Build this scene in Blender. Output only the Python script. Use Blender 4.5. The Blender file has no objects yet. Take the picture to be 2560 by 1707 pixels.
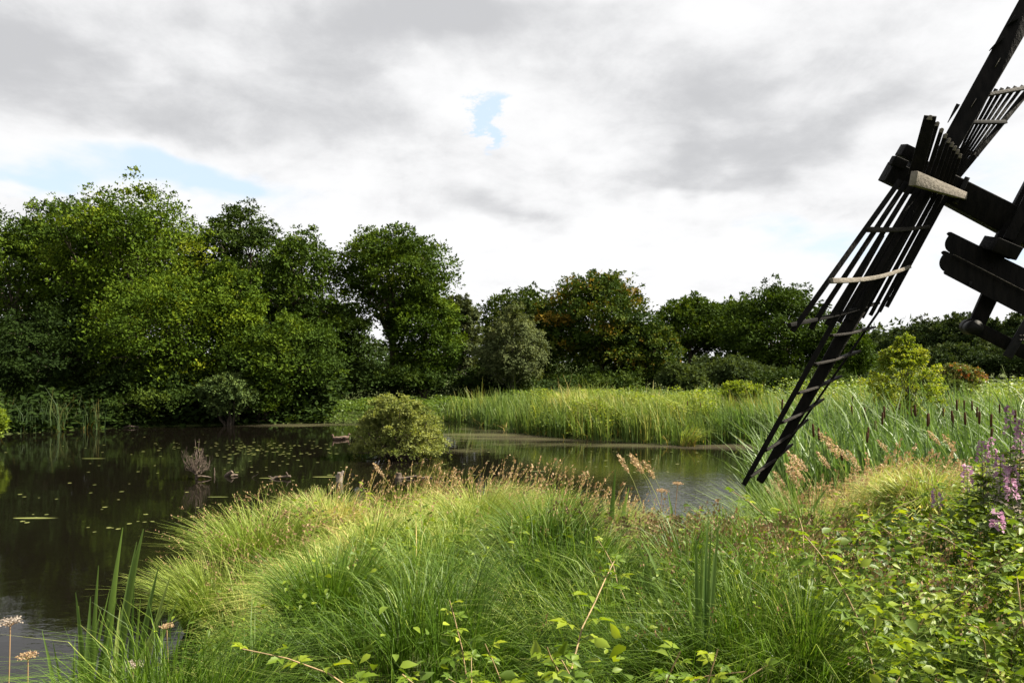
import bpy, math, random
import numpy as np
from mathutils import Vector, Matrix
R = math.radians
sc = bpy.context.scene
COL = sc.collection
rng = np.random.default_rng(7)
random.seed(7)

# ------------------------------------------------------------------ camera
F = 1920.0            # focal length in photograph pixels (2560 wide)
HZ = 905.0            # horizon row
CH = 3.0              # camera height above the water
cam = bpy.data.objects.new('camera', bpy.data.cameras.new('camera'))
COL.objects.link(cam)
cam.location = (0, 0, CH)
cam.rotation_euler = (R(90), 0, 0)
cam.data.sensor_width = 36
cam.data.lens = 36 * F / 2560
cam.data.shift_y = (HZ - 853.5) / 2560
cam.data.clip_start = 0.1
cam.data.clip_end = 6000
sc.camera = cam

def P(px, py, d):
    return Vector(((px - 1280) / F * d, d, CH + (HZ - py) / F * d))

# ------------------------------------------------------------------ light, sky, exposure
SUN = Vector((0.70, 0.06, 0.72)).normalized()
SUN_EL = math.asin(SUN.z)
SUN_AZ = math.atan2(SUN.x, SUN.y)
sc.view_settings.view_transform = 'Standard'
sc.view_settings.look = 'None'
sc.view_settings.gamma = 1
sc.view_settings.use_curve_mapping = False
sc.view_settings.exposure = 1.95
sc.cycles.max_bounces = 6
sc.cycles.diffuse_bounces = 3
sc.cycles.glossy_bounces = 3
sc.cycles.transmission_bounces = 4
sc.cycles.transparent_max_bounces = 6
sc.cycles.caustics_reflective = False
sc.cycles.caustics_refractive = False

sun = bpy.data.objects.new('sun', bpy.data.lights.new('sun', 'SUN'))
COL.objects.link(sun)
sun.data.energy = 5.0
sun.data.angle = R(0.53)
sun.data.color = (1.0, 0.92, 0.76)
sun.rotation_euler = SUN.to_track_quat('Z', 'Y').to_euler()

world = bpy.data.worlds.new('World')
sc.world = world
world.use_nodes = True
nt = world.node_tree
nt.nodes.clear()

class NB:
    """tiny node builder"""
    def __init__(s, tree): s.t = tree
    def n(s, typ, **kw):
        nd = s.t.nodes.new(typ)
        for k, v in kw.items(): setattr(nd, k, v)
        return nd
    def link(s, a, b): s.t.links.new(a, b)
    def _in(s, sock, v):
        if isinstance(v, bpy.types.NodeSocket): s.link(v, sock)
        else: sock.default_value = v
    def m(s, op, a, b=0.0, c=None, clamp=False):
        nd = s.n('ShaderNodeMath', operation=op); nd.use_clamp = clamp
        s._in(nd.inputs[0], a); s._in(nd.inputs[1], b)
        if c is not None: s._in(nd.inputs[2], c)
        return nd.outputs[0]
    def mix(s, f, a, b):
        nd = s.n('ShaderNodeMix', data_type='RGBA')
        s._in(nd.inputs[0], f); s._in(nd.inputs[6], a); s._in(nd.inputs[7], b)
        return nd.outputs[2]
    def noise(s, vec, scale, detail=4, rough=0.5, dist=0.0):
        nd = s.n('ShaderNodeTexNoise')
        if vec is not None: s.link(vec, nd.inputs['Vector'])
        nd.inputs['Scale'].default_value = scale
        nd.inputs['Detail'].default_value = detail
        nd.inputs['Roughness'].default_value = rough
        nd.inputs['Distortion'].default_value = dist
        return nd
    def smooth(s, v, lo, hi):
        nd = s.n('ShaderNodeMapRange', interpolation_type='SMOOTHSTEP')
        s._in(nd.inputs[0], v); nd.inputs[1].default_value = lo; nd.inputs[2].default_value = hi
        return nd.outputs[0]

b = NB(nt)
out = b.n('ShaderNodeOutputWorld')
bg = b.n('ShaderNodeBackground')
bg.inputs['Strength'].default_value = 0.1
b.link(bg.outputs[0], out.inputs[0])
sky = b.n('ShaderNodeTexSky')
sky.sky_type = 'NISHITA'
sky.sun_disc = False
sky.sun_elevation = SUN_EL
sky.sun_rotation = SUN_AZ
tc = b.n('ShaderNodeTexCoord')
sep = b.n('ShaderNodeSeparateXYZ')
b.link(tc.outputs['Generated'], sep.inputs[0])
dx, dy, dz = sep.outputs
az = b.m('ARCTAN2', dx, dy)
el = b.m('ARCSINE', dz)
# cloud deck coordinates: flatten towards the horizon
zc = b.m('ADD', b.m('MAXIMUM', dz, 0.0), 0.30)
cp = b.n('ShaderNodeCombineXYZ')
b.link(b.m('DIVIDE', dx, zc), cp.inputs[0])
b.link(b.m('DIVIDE', dy, zc), cp.inputs[1])
cp.inputs[2].default_value = 3.1
cpv = cp.outputs[0]
n1 = b.noise(cpv, 1.3, 5, 0.55, 0.3)
n2 = b.noise(cpv, 3.6, 7, 0.64, 0.5)
n3 = b.noise(cpv, 9.0, 8, 0.68, 0.1)
ws = b.n('ShaderNodeSeparateXYZ')
wn = b.noise(cpv, 1.7, 4, 0.6)
b.link(wn.outputs['Color'], ws.inputs[0])
azw = b.m('ADD', az, b.m('MULTIPLY', b.m('SUBTRACT', ws.outputs[0], 0.5), 0.26))
elw = b.m('ADD', el, b.m('MULTIPLY', b.m('SUBTRACT', ws.outputs[1], 0.5), 0.20))
azs = b.m('ADD', az, b.m('MULTIPLY', b.m('SUBTRACT', n3.outputs[0], 0.5), 0.16))
els = b.m('ADD', el, b.m('MULTIPLY', b.m('SUBTRACT', n2.outputs[0], 0.5), 0.12))
def gauss(px, py, sx, sy, amp, rot=0.0, crisp=False):
    azw_, elw_ = (azs, els) if crisp else (azw, elw)
    u, v = (px - 1280) / F, (HZ - py) / F
    a0 = math.atan(u); e0 = math.atan(v / math.sqrt(1 + u * u))
    da = b.m('SUBTRACT', azw_, a0); de = b.m('SUBTRACT', elw_, e0)
    c, s_ = math.cos(rot), math.sin(rot)
    p = b.m('ADD', b.m('MULTIPLY', da, c), b.m('MULTIPLY', de, s_))
    q = b.m('SUBTRACT', b.m('MULTIPLY', de, c), b.m('MULTIPLY', da, s_))
    p = b.m('DIVIDE', p, sx / F); q = b.m('DIVIDE', q, sy / F)
    r2 = b.m('ADD', b.m('MULTIPLY', p, p), b.m('MULTIPLY', q, q))
    return b.m('MULTIPLY', b.m('EXPONENT', b.m('MULTIPLY', r2, -1.0)), amp)
def total(lst, start):
    acc = start
    for g in lst: acc = b.m('ADD', acc, gauss(*g))
    return acc
# gaps where blue shows
gap = total([(1222, 285, 48, 40, 0.85, 0, True), (1228, 335, 30, 42, 0.8, 0, True), (430, 440, 270, 44, 0.92, -0.06), (80, 458, 240, 36, 0.75), (640, 510, 150, 60, 0.6),
             (2060, 590, 130, 55, 0.75), (2480, 560, 130, 120, 0.6), (2380, 640, 120, 40, 0.4)], 0.0)
gap = b.m('ADD', gap, b.m('MULTIPLY', b.m('SUBTRACT', n2.outputs[0], 0.5), 0.9))
gap = b.m('ADD', gap, b.m('MULTIPLY', b.m('SUBTRACT', n3.outputs[0], 0.5), 0.5))
gapf = b.smooth(gap, 0.22, 0.95)
# grey undersides
dark = total([(250, 230, 480, 110, 0.85, -0.05), (900, 260, 280, 110, 0.45, -0.35), (1080, 60, 260, 90, 0.7), (620, 60, 300, 60, 0.3),
              (1780, 400, 420, 60, 0.85, 0.05), (1900, 250, 330, 60, 0.3), (1200, 520, 200, 70, 0.5), (1330, 560, 260, 60, 0.35),
              (1500, 130, 150, 60, 0.2), (2100, 470, 200, 60, 0.3), (1650, 200, 380, 110, 0.35), (1500, 10, 600, 50, 0.32), (2200, 250, 200, 120, 0.15)], -0.07)
dark = b.m('ADD', dark, b.m('MULTIPLY', b.m('SUBTRACT', n1.outputs[0], 0.5), 0.55))
dark = b.m('ADD', dark, b.m('MULTIPLY', b.m('SUBTRACT', n2.outputs[0], 0.5), 0.75))
dark = b.m('ADD', dark, b.m('MULTIPLY', b.m('SUBTRACT', n3.outputs[0], 0.5), 0.5))
vor = b.n('ShaderNodeTexVoronoi', feature='SMOOTH_F1')
wv = b.n('ShaderNodeVectorMath', operation='MULTIPLY_ADD')
b.link(wn.outputs['Color'], wv.inputs[0]); wv.inputs[1].default_value = (0.5, 0.5, 0.0); b.link(cpv, wv.inputs[2])
b.link(wv.outputs[0], vor.inputs['Vector']); vor.inputs['Scale'].default_value = 4.2; vor.inputs['Smoothness'].default_value = 0.35
dark = b.m('ADD', dark, b.m('MULTIPLY', b.m('SUBTRACT', vor.outputs['Distance'], 0.42), 0.55))
darkf = b.smooth(dark, 0.04, 0.86)
cloud = b.mix(darkf, (2.60, 2.60, 2.62, 1), (1.60, 1.615, 1.66, 1))
blue = b.mix(0.9, sky.outputs[0], (1.85, 2.2, 2.6, 1))
skyc = b.mix(gapf, cloud, blue)
b.link(skyc, bg.inputs['Color'])

# ------------------------------------------------------------------ materials
def newmat(name):
    m = bpy.data.materials.new(name); m.use_nodes = True
    m.node_tree.nodes.clear()
    nb = NB(m.node_tree)
    o = nb.n('ShaderNodeOutputMaterial')
    return m, nb, o

def ramp(nb, fac, stops):
    r = nb.n('ShaderNodeValToRGB')
    nb.link(fac, r.inputs[0])
    e = r.color_ramp.elements
    e[0].position, e[0].color = stops[0][0], (*stops[0][1], 1)
    e[1].position, e[1].color = stops[-1][0], (*stops[-1][1], 1)
    for p, c in stops[1:-1]:
        k = e.new(p); k.color = (*c, 1)
    return r.outputs[0]

def leafmat(name, stops, trans=0.25, rough=0.6, spec=0.18, objrand=False, tcol=(1.25, 1.2, 0.5), k=(0.80, 0.74, 0.56)):
    stops = [(p_, (c_[0] * k[0], c_[1] * k[1], c_[2] * k[2])) for p_, c_ in stops]
    m, nb, o = newmat(name)
    at = nb.n('ShaderNodeAttribute'); at.attribute_name = 'tint'
    fac = at.outputs['Fac']
    if objrand:
        oi = nb.n('ShaderNodeObjectInfo')
        fac = nb.m('ADD', nb.m('MULTIPLY', fac, 0.5), nb.m('MULTIPLY', oi.outputs['Random'], 0.6))
    c = ramp(nb, fac, stops)
    pr = nb.n('ShaderNodeBsdfPrincipled')
    nb.link(c, pr.inputs['Base Color'])
    pr.inputs['Roughness'].default_value = rough
    pr.inputs['Specular IOR Level'].default_value = spec
    tr = nb.n('ShaderNodeBsdfTranslucent')
    mul = nb.n('ShaderNodeMix', data_type='RGBA', blend_type='MULTIPLY')
    mul.inputs[0].default_value = 1
    nb.link(c, mul.inputs[6]); mul.inputs[7].default_value = (*tcol, 1)
    nb.link(mul.outputs[2], tr.inputs[0])
    mx = nb.n('ShaderNodeMixShader'); mx.inputs[0].default_value = trans
    nb.link(pr.outputs[0], mx.inputs[1]); nb.link(tr.outputs[0], mx.inputs[2])
    nb.link(mx.outputs[0], o.inputs[0])
    return m

def plain(name, c1, c2, scale=6, rough=0.8, spec=0.3, stretch=(1, 1, 1), bump=0.3):
    m, nb, o = newmat(name)
    tc_ = nb.n('ShaderNodeTexCoord'); mp = nb.n('ShaderNodeMapping')
    nb.link(tc_.outputs['Object'], mp.inputs[0]); mp.inputs['Scale'].default_value = stretch
    n = nb.noise(mp.outputs[0], scale, 6, 0.62)
    c = ramp(nb, n.outputs[0], [(0.35, c1), (0.65, c2)])
    pr = nb.n('ShaderNodeBsdfPrincipled')
    nb.link(c, pr.inputs['Base Color'])
    pr.inputs['Roughness'].default_value = rough
    pr.inputs['Specular IOR Level'].default_value = spec
    bp = nb.n('ShaderNodeBump'); bp.inputs['Strength'].default_value = bump; bp.inputs['Distance'].default_value = 0.02
    nb.link(n.outputs[0], bp.inputs['Height']); nb.link(bp.outputs[0], pr.inputs['Normal'])
    nb.link(pr.outputs[0], o.inputs[0])
    return m

M = {}
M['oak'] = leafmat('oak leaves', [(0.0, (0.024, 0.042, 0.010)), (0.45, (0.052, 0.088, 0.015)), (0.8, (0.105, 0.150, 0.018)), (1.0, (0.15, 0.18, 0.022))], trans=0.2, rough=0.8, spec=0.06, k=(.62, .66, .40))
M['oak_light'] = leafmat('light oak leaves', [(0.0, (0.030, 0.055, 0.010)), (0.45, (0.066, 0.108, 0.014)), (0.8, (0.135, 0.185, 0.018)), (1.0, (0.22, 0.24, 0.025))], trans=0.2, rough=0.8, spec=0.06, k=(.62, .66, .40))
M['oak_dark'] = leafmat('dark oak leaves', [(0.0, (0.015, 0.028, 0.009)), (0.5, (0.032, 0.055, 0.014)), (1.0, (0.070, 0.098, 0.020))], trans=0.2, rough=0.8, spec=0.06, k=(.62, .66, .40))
M['autumn'] = leafmat('turning oak leaves', [(0.0, (0.024, 0.044, 0.014)), (0.55, (0.055, 0.088, 0.020)), (0.9, (0.115, 0.135, 0.022)), (1.0, (0.24, 0.15, 0.03))], trans=0.2, rough=0.8, spec=0.06, k=(.62, .66, .40))
M['birch'] = leafmat('birch leaves', [(0.0, (0.045, 0.064, 0.034)), (0.6, (0.098, 0.128, 0.066)), (1.0, (0.16, 0.19, 0.10))], rough=.8, spec=.06, k=(.70, .66, .46))
M['willow'] = leafmat('willow leaves', [(0.0, (0.055, 0.080, 0.034)), (0.6, (0.110, 0.145, 0.050)), (1.0, (0.22, 0.25, 0.07))], rough=.8, spec=.06, k=(.60, .62, .45))
M['pondwillow'] = leafmat('pond willow leaves', [(0.0, (0.09, 0.12, 0.035)), (0.6, (0.19, 0.23, 0.07)), (1.0, (0.32, 0.35, 0.13))], trans=0.35, rough=0.8, spec=0.06, k=(.66, .66, .56))
M['greywillow'] = leafmat('grey willow leaves', [(0.0, (0.045, 0.070, 0.035)), (0.6, (0.085, 0.120, 0.055)), (1.0, (0.15, 0.19, 0.085))], trans=0.2, rough=0.8, spec=0.06, k=(.62, .66, .40))
M['sapling'] = leafmat('sapling leaves', [(0.0, (0.09, 0.15, 0.02)), (0.6, (0.17, 0.25, 0.03)), (1.0, (0.30, 0.36, 0.05))], trans=0.45)
M['redtip'] = leafmat('red tipped leaves', [(0.0, (0.08, 0.12, 0.03)), (0.6, (0.14, 0.18, 0.05)), (0.8, (0.28, 0.14, 0.06)), (1.0, (0.38, 0.12, 0.06))])
M['farwood'] = leafmat('distant leaves', [(0.0, (0.026, 0.044, 0.022)), (0.6, (0.050, 0.072, 0.032)), (1.0, (0.090, 0.100, 0.050))], trans=0.2, rough=0.8, spec=0.06, k=(.62, .66, .40))
M['bramble'] = leafmat('bramble leaves', [(0.0, (0.055, 0.115, 0.018)), (0.5, (0.115, 0.205, 0.022)), (1.0, (0.30, 0.38, 0.025))], trans=0.45, rough=0.5, spec=0.22, objrand=True)
M['undergrowth'] = leafmat('undergrowth leaves', [(0.0, (0.045, 0.085, 0.018)), (0.5, (0.090, 0.160, 0.022)), (1.0, (0.25, 0.34, 0.03))], trans=0.36, rough=0.5, spec=0.22)
M['grass'] = leafmat('grass blades', [(0.0, (0.038, 0.085, 0.008)), (0.35, (0.100, 0.175, 0.022)), (0.65, (0.220, 0.285, 0.075)), (0.86, (0.38, 0.41, 0.20)), (1.0, (0.48, 0.36, 0.19))], trans=0.28, rough=0.5, spec=0.22, tcol=(1.1, 1.2, 0.6), k=(.93, .88, .60))
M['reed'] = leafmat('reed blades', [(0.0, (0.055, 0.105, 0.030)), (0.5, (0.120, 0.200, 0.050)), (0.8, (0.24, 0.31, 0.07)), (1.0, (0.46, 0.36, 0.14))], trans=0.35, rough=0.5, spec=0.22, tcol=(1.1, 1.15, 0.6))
M['shade_reed'] = leafmat('shaded shore reeds', [(0.0, (0.020, 0.045, 0.018)), (0.6, (0.045, 0.085, 0.030)), (1.0, (0.20, 0.15, 0.05))], trans=0.3)  # shade of the left shore put into a darker reed colour
M['cattail_leaf'] = leafmat('cattail leaves', [(0.0, (0.055, 0.115, 0.030)), (0.6, (0.15, 0.25, 0.085)), (1.0, (0.32, 0.40, 0.16))], trans=0.35, rough=0.5, spec=0.25, tcol=(1.1, 1.15, 0.6))
M['seed'] = leafmat('seed heads', [(0.0, (0.20, 0.13, 0.07)), (0.5, (0.36, 0.25, 0.15)), (1.0, (0.52, 0.42, 0.28))], trans=0.3, rough=0.7, spec=0.2, tcol=(1.1, 1.0, 0.8), k=(.85, .8, .75))
M['rushflower'] = leafmat('rush flowers', [(0.0, (0.14, 0.09, 0.045)), (0.6, (0.28, 0.18, 0.09)), (1.0, (0.42, 0.29, 0.16))], trans=0.2, rough=0.7, spec=0.2, tcol=(1.1, 1.0, 0.8), k=(.62, .62, .62))
M['pink'] = leafmat('pink petals', [(0.0, (0.48, 0.24, 0.38)), (0.5, (0.62, 0.36, 0.50)), (1.0, (0.72, 0.52, 0.62))], trans=0.35, rough=0.6, spec=0.2, tcol=(1.1, 0.9, 1.1), k=(.6, .6, .6))
M['fluff'] = leafmat('seed fluff', [(0.0, (0.50, 0.40, 0.33)), (1.0, (0.80, 0.70, 0.60))], trans=0.35, rough=0.8, spec=0.1, tcol=(1, 1, 1), k=(.42, .42, .42))
M['yellow'] = leafmat('yellow petals', [(0.0, (0.55, 0.42, 0.03)), (1.0, (0.75, 0.62, 0.05))], trans=0.3, rough=0.6, spec=0.2, tcol=(1, 1, 0.8), k=(.75, .75, .75))
M['lily'] = leafmat('lily pad', [(0.0, (0.16, 0.20, 0.04)), (0.6, (0.26, 0.28, 0.07)), (1.0, (0.40, 0.38, 0.14))], trans=0.0, rough=0.35, spec=0.4, objrand=True, k=(.5, .5, .5))
M['bark'] = plain('bark', (0.035, 0.028, 0.022), (0.085, 0.068, 0.05), 5, 0.9, 0.2, (3, 3, 0.6), 0.6)
M['birchbark'] = plain('birch bark', (0.09, 0.08, 0.07), (0.24, 0.22, 0.20), 4, 0.8, 0.2, (1, 1, 3), 0.4)
M['twig'] = plain('grey twigs', (0.07, 0.055, 0.04), (0.16, 0.125, 0.095), 12, 0.9, 0.2)
M['deadwood'] = plain('dead wood', (0.045, 0.034, 0.026), (0.13, 0.10, 0.078), 12, 0.9, 0.2)
M['stem'] = plain('bramble stem', (0.14, 0.11, 0.05), (0.30, 0.20, 0.10), 30, 0.7, 0.3)
M['soil'] = plain('peat soil', (0.02, 0.016, 0.010), (0.05, 0.04, 0.022), 9, 0.95, 0.1)
M['cigar'] = plain('brown velvet seed head', (0.030, 0.016, 0.008), (0.065, 0.034, 0.016), 60, 0.95, 0.1)
M['tarwood'] = plain('black tarred timber', (0.0014, 0.0013, 0.0013), (0.0062, 0.0052, 0.0046), 5, 0.75, 0.08, (5, 5, 1.2), 0.5)
M['weathered'] = plain('weathered grey lath', (0.11, 0.095, 0.08), (0.17, 0.15, 0.125), 9, 0.85, 0.2, (1, 4, 4), 0.5)  # pale lath; also stands in for lit slat ends and mortise edges
M['duck_body'] = plain('duck feathers', (0.05, 0.03, 0.022), (0.13, 0.085, 0.065), 25, 0.8, 0.2)
M['iron'] = plain('dark iron', (0.003, 0.003, 0.003), (0.008, 0.0075, 0.007), 20, 0.6, 0.1)
M['brownlath'] = plain('dark brown lath', (0.007, 0.006, 0.005), (0.022, 0.018, 0.014), 14, 0.8, 0.15, (1, 4, 4), 0.5)

# ground
m, nb, o = newmat('meadow ground')
geo = nb.n('ShaderNodeNewGeometry')
g1 = nb.noise(geo.outputs['Position'], 0.35, 6, 0.6)
g2 = nb.noise(geo.outputs['Position'], 6.0, 6, 0.65)
c1 = ramp(nb, g1.outputs[0], [(0.3, (0.030, 0.050, 0.012)), (0.55, (0.055, 0.085, 0.018)), (0.75, (0.10, 0.11, 0.035))])
c2 = ramp(nb, g2.outputs[0], [(0.35, (0.018, 0.016, 0.008)), (0.65, (0.07, 0.075, 0.025))])
pr = nb.n('ShaderNodeBsdfPrincipled'); pr.inputs['Roughness'].default_value = 0.95; pr.inputs['Specular IOR Level'].default_value = 0.1
nb.link(nb.mix(0.5, c1, c2), pr.inputs['Base Color'])
bp = nb.n('ShaderNodeBump'); bp.inputs['Distance'].default_value = 0.1
nb.link(g2.outputs[0], bp.inputs['Height']); nb.link(bp.outputs[0], pr.inputs['Normal'])
nb.link(pr.outputs[0], o.inputs[0])
M['ground'] = m

# water: dark peat water with fine ripples and a drifting brown film in the far bay
m, nb, o = newmat('peat water')
geo = nb.n('ShaderNodeNewGeometry')
sp = nb.n('ShaderNodeSeparateXYZ'); nb.link(geo.outputs['Position'], sp.inputs[0])
mp = nb.n('ShaderNodeMapping'); nb.link(geo.outputs['Position'], mp.inputs[0]); mp.inputs['Scale'].default_value = (1.0, 1.6, 1)
w1 = nb.noise(mp.outputs[0], 7.0, 3, 0.5, 0.4)
w2 = nb.noise(mp.outputs[0], 1.1, 3, 0.5)
def gw(cx, cy, sx, sy, amp):
    p = nb.m('DIVIDE', nb.m('SUBTRACT', sp.outputs[0], cx), sx); q = nb.m('DIVIDE', nb.m('SUBTRACT', sp.outputs[1], cy), sy)
    return nb.m('MULTIPLY', nb.m('EXPONENT', nb.m('MULTIPLY', nb.m('ADD', nb.m('MULTIPLY', p, p), nb.m('MULTIPLY', q, q)), -1.0)), amp)
# the open corner near the mill is wind-ruffled
ruf = nb.m('ADD', nb.m('ADD', gw(4.4, 16.0, 3.0, 5.0, 0.17), gw(-5, 6, 3, 1.4, 0.15)), 0.02)
hgt = nb.m('ADD', nb.m('MULTIPLY', w1.outputs[0], ruf), nb.m('MULTIPLY', w2.outputs[0], 0.10))
bp = nb.n('ShaderNodeBump'); bp.inputs['Strength'].default_value = 1.0; bp.inputs['Distance'].default_value = 0.035
nb.link(hgt, bp.inputs['Height'])
pr = nb.n('ShaderNodeBsdfPrincipled')
pr.inputs['Base Color'].default_value = (0.0035, 0.003, 0.002, 1); pr.inputs['Roughness'].default_value = 0.03; pr.inputs['IOR'].default_value = 1.333
nb.link(bp.outputs[0], pr.inputs['Normal'])
mp2 = nb.n('ShaderNodeMapping'); nb.link(geo.outputs['Position'], mp2.inputs[0]); mp2.inputs['Scale'].default_value = (0.35, 1.1, 1)
f1 = nb.noise(mp2.outputs[0], 0.6, 6, 0.62, 1.2)
f2 = nb.noise(geo.outputs['Position'], 14.0, 4, 0.7)
film = nb.m('ADD', nb.m('ADD', nb.m('ADD', gw(0.5, 31, 5.5, 4.5, 1.0), gw(-11, 36.6, 8, 1.3, 0.9)), gw(7.5, 27.5, 3.5, 1.6, 1.2)), gw(-3, 25.5, 3, 1.5, 0.55))
film = nb.m('ADD', film, nb.m('MULTIPLY', nb.m('SUBTRACT', f1.outputs[0], 0.5), 1.6))
film = nb.m('MULTIPLY', nb.smooth(film, 0.50, 1.05), nb.m('ADD', nb.m('MULTIPLY', f2.outputs[0], 0.5), 0.35))
df = nb.n('ShaderNodeBsdfDiffuse')
nb.link(ramp(nb, f1.outputs[0], [(0.35, (0.042, 0.034, 0.026)), (0.6, (0.060, 0.058, 0.030))]), df.inputs[0])
mx = nb.n('ShaderNodeMixShader'); nb.link(film, mx.inputs[0]); nb.link(pr.outputs[0], mx.inputs[1]); nb.link(df.outputs[0], mx.inputs[2])
nb.link(mx.outputs[0], o.inputs[0])
M['water'] = m

# ------------------------------------------------------------------ object helpers
def props(o, label=None, cat=None, group=None, kind=None):
    if label: o['label'] = label
    if cat: o['category'] = cat
    if group: o['group'] = group
    if kind: o['kind'] = kind
    return o

def empty(name, loc, label=None, cat=None, group=None):
    o = bpy.data.objects.new(name, None); COL.objects.link(o)
    o.location = loc; o.empty_display_size = 0.2
    return props(o, label, cat, group)

def mesh_from(name, V, Q, T=None, smooth=False):
    V = np.asarray(V, np.float32); Q = np.asarray(Q, np.int32)
    me = bpy.data.meshes.new(name)
    me.vertices.add(len(V)); me.vertices.foreach_set('co', V.ravel())
    k = Q.shape[1]
    me.loops.add(Q.size); me.loops.foreach_set('vertex_index', Q.ravel())
    me.polygons.add(len(Q))
    me.polygons.foreach_set('loop_start', np.arange(0, Q.size, k, dtype=np.int32))
    me.polygons.foreach_set('loop_total', np.full(len(Q), k, np.int32))
    if smooth: me.polygons.foreach_set('use_smooth', np.ones(len(Q), bool))
    me.update(calc_edges=True)
    if T is not None:
        a = me.attributes.new('tint', 'FLOAT', 'POINT'); a.data.foreach_set('value', np.asarray(T, np.float32))
    return me

class MB:
    def __init__(s): s.V = []; s.Q = []; s.T = []; s.n = 0
    def add(s, v, q, t=0.5):
        v = np.asarray(v, np.float32)
        s.V.append(v); s.Q.append(np.asarray(q, np.int64) + s.n)
        s.T.append(np.full(len(v), t, np.float32) if np.isscalar(t) else np.asarray(t, np.float32))
        s.n += len(v)
    def mesh(s, name, smooth=False):
        return mesh_from(name, np.concatenate(s.V), np.concatenate(s.Q), np.concatenate(s.T), smooth)
    def build(s, name, mat, parent=None, smooth=False, loc=None):
        me = s.mesh(name, smooth); me.materials.append(M[mat])
        o = link(name, me, parent, loc)
        if name in ('leaves', 'flowers', 'seed_fluff', 'plume', 'twigs', 'flower_head', 'stems'): o['kind'] = 'stuff'
        return o

def link(name, me, parent=None, loc=None):
    o = bpy.data.objects.new(name, me); COL.objects.link(o)
    if parent is not None: o.parent = parent
    if loc is not None: o.location = loc
    return o

def norm(v): return v / np.maximum(np.linalg.norm(v, axis=-1, keepdims=True), 1e-9)

def tube(pts, rad, sides=6):
    pts = np.asarray(pts, float); rad = np.asarray(rad, float)
    if rad.ndim == 0: rad = np.full(len(pts), float(rad))
    t = np.gradient(pts, axis=0); t = norm(t)
    ref = np.array([0, 1, 0.0]) if abs(norm(pts[-1] - pts[0])[2]) > 0.6 else np.array([0, 0, 1.0])
    a = norm(np.cross(t, ref)); c = np.cross(t, a)
    th = np.linspace(0, 2 * np.pi, sides, endpoint=False)
    v = pts[:, None, :] + rad[:, None, None] * (a[:, None, :] * np.cos(th)[None, :, None] + c[:, None, :] * np.sin(th)[None, :, None])
    v = v.reshape(-1, 3)
    q = []
    for i in range(len(pts) - 1):
        for j in range(sides):
            k = (j + 1) % sides
            q.append((i * sides + j, i * sides + k, (i + 1) * sides + k, (i + 1) * sides + j))
    return v, np.array(q)

def bend(p0, p1, sag=0.1, n=6, jit=0.0, r=None):
    r = r or rng
    p0 = np.asarray(p0, float); p1 = np.asarray(p1, float)
    s = np.linspace(0, 1, n)[:, None]
    L = np.linalg.norm(p1 - p0)
    pts = p0 * (1 - s) + p1 * s
    pts[:, 2] += (np.sin(np.pi * s[:, 0])) * sag * L
    if jit: pts[1:-1] += r.normal(0, jit * L, (n - 2, 3))
    return pts

def scatter(mb, tv, tq, pos, fwd, nrm, scale, tint):
    """copies of a small leaf template: x across, y along (fwd), z up (nrm)"""
    f = norm(fwd); x = norm(np.cross(f, nrm)); z = np.cross(x, f)
    sc_ = np.asarray(scale).reshape(-1, 1, 1)
    v = (tv[None, :, 0:1] * x[:, None] + tv[None, :, 1:2] * f[:, None] + tv[None, :, 2:3] * z[:, None]) * sc_ + pos[:, None]
    N, K = len(pos), len(tv)
    q = (tq[None] + (np.arange(N) * K)[:, None, None]).reshape(-1, tq.shape[1])
    t = np.repeat(np.asarray(tint, np.float32), K)
    mb.add(v.reshape(-1, 3), q, np.clip(t, 0, 1))

RH_V = np.array([(0, 0, 0), (0.33, 0.45, -0.06), (0, 1, 0), (-0.33, 0.45, -0.06)], float)
RH_Q = np.array([(0, 1, 2, 3)])
TR_V = np.array([(-.36, .12, -.04), (.36, .30, -.04), (0, 1, 0)], float)
TR_Q = np.array([(0, 1, 2)])
# a folded, toothed leaflet
def leaflet_template(rows=6, width=0.36, fold=0.10, serr=0.12):
    v, q = [], []
    for i in range(rows + 1):
        s = i / rows
        w = width * (math.sin(math.pi * min(1, s * 1.02) ** 0.75)) + 0.01
        if i % 2 and 0 < i < rows: w *= 1 - serr
        droop = -0.18 * s * s
        v += [(-w, s - (0.03 if i % 2 else 0), fold * w / width + droop), (0, s, droop), (w, s - (0.03 if i % 2 else 0), fold * w / width + droop)]
        if i:
            a = (i - 1) * 3; c = i * 3
            q += [(a, a + 1, c + 1, c), (a + 1, a + 2, c + 2, c + 1)]
    return np.array(v), np.array(q)
LF_V, LF_Q = leaflet_template(8, .30, .15, .2)
LS_V, LS_Q = leaflet_template(4, 0.27, 0.10, 0.0)

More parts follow.
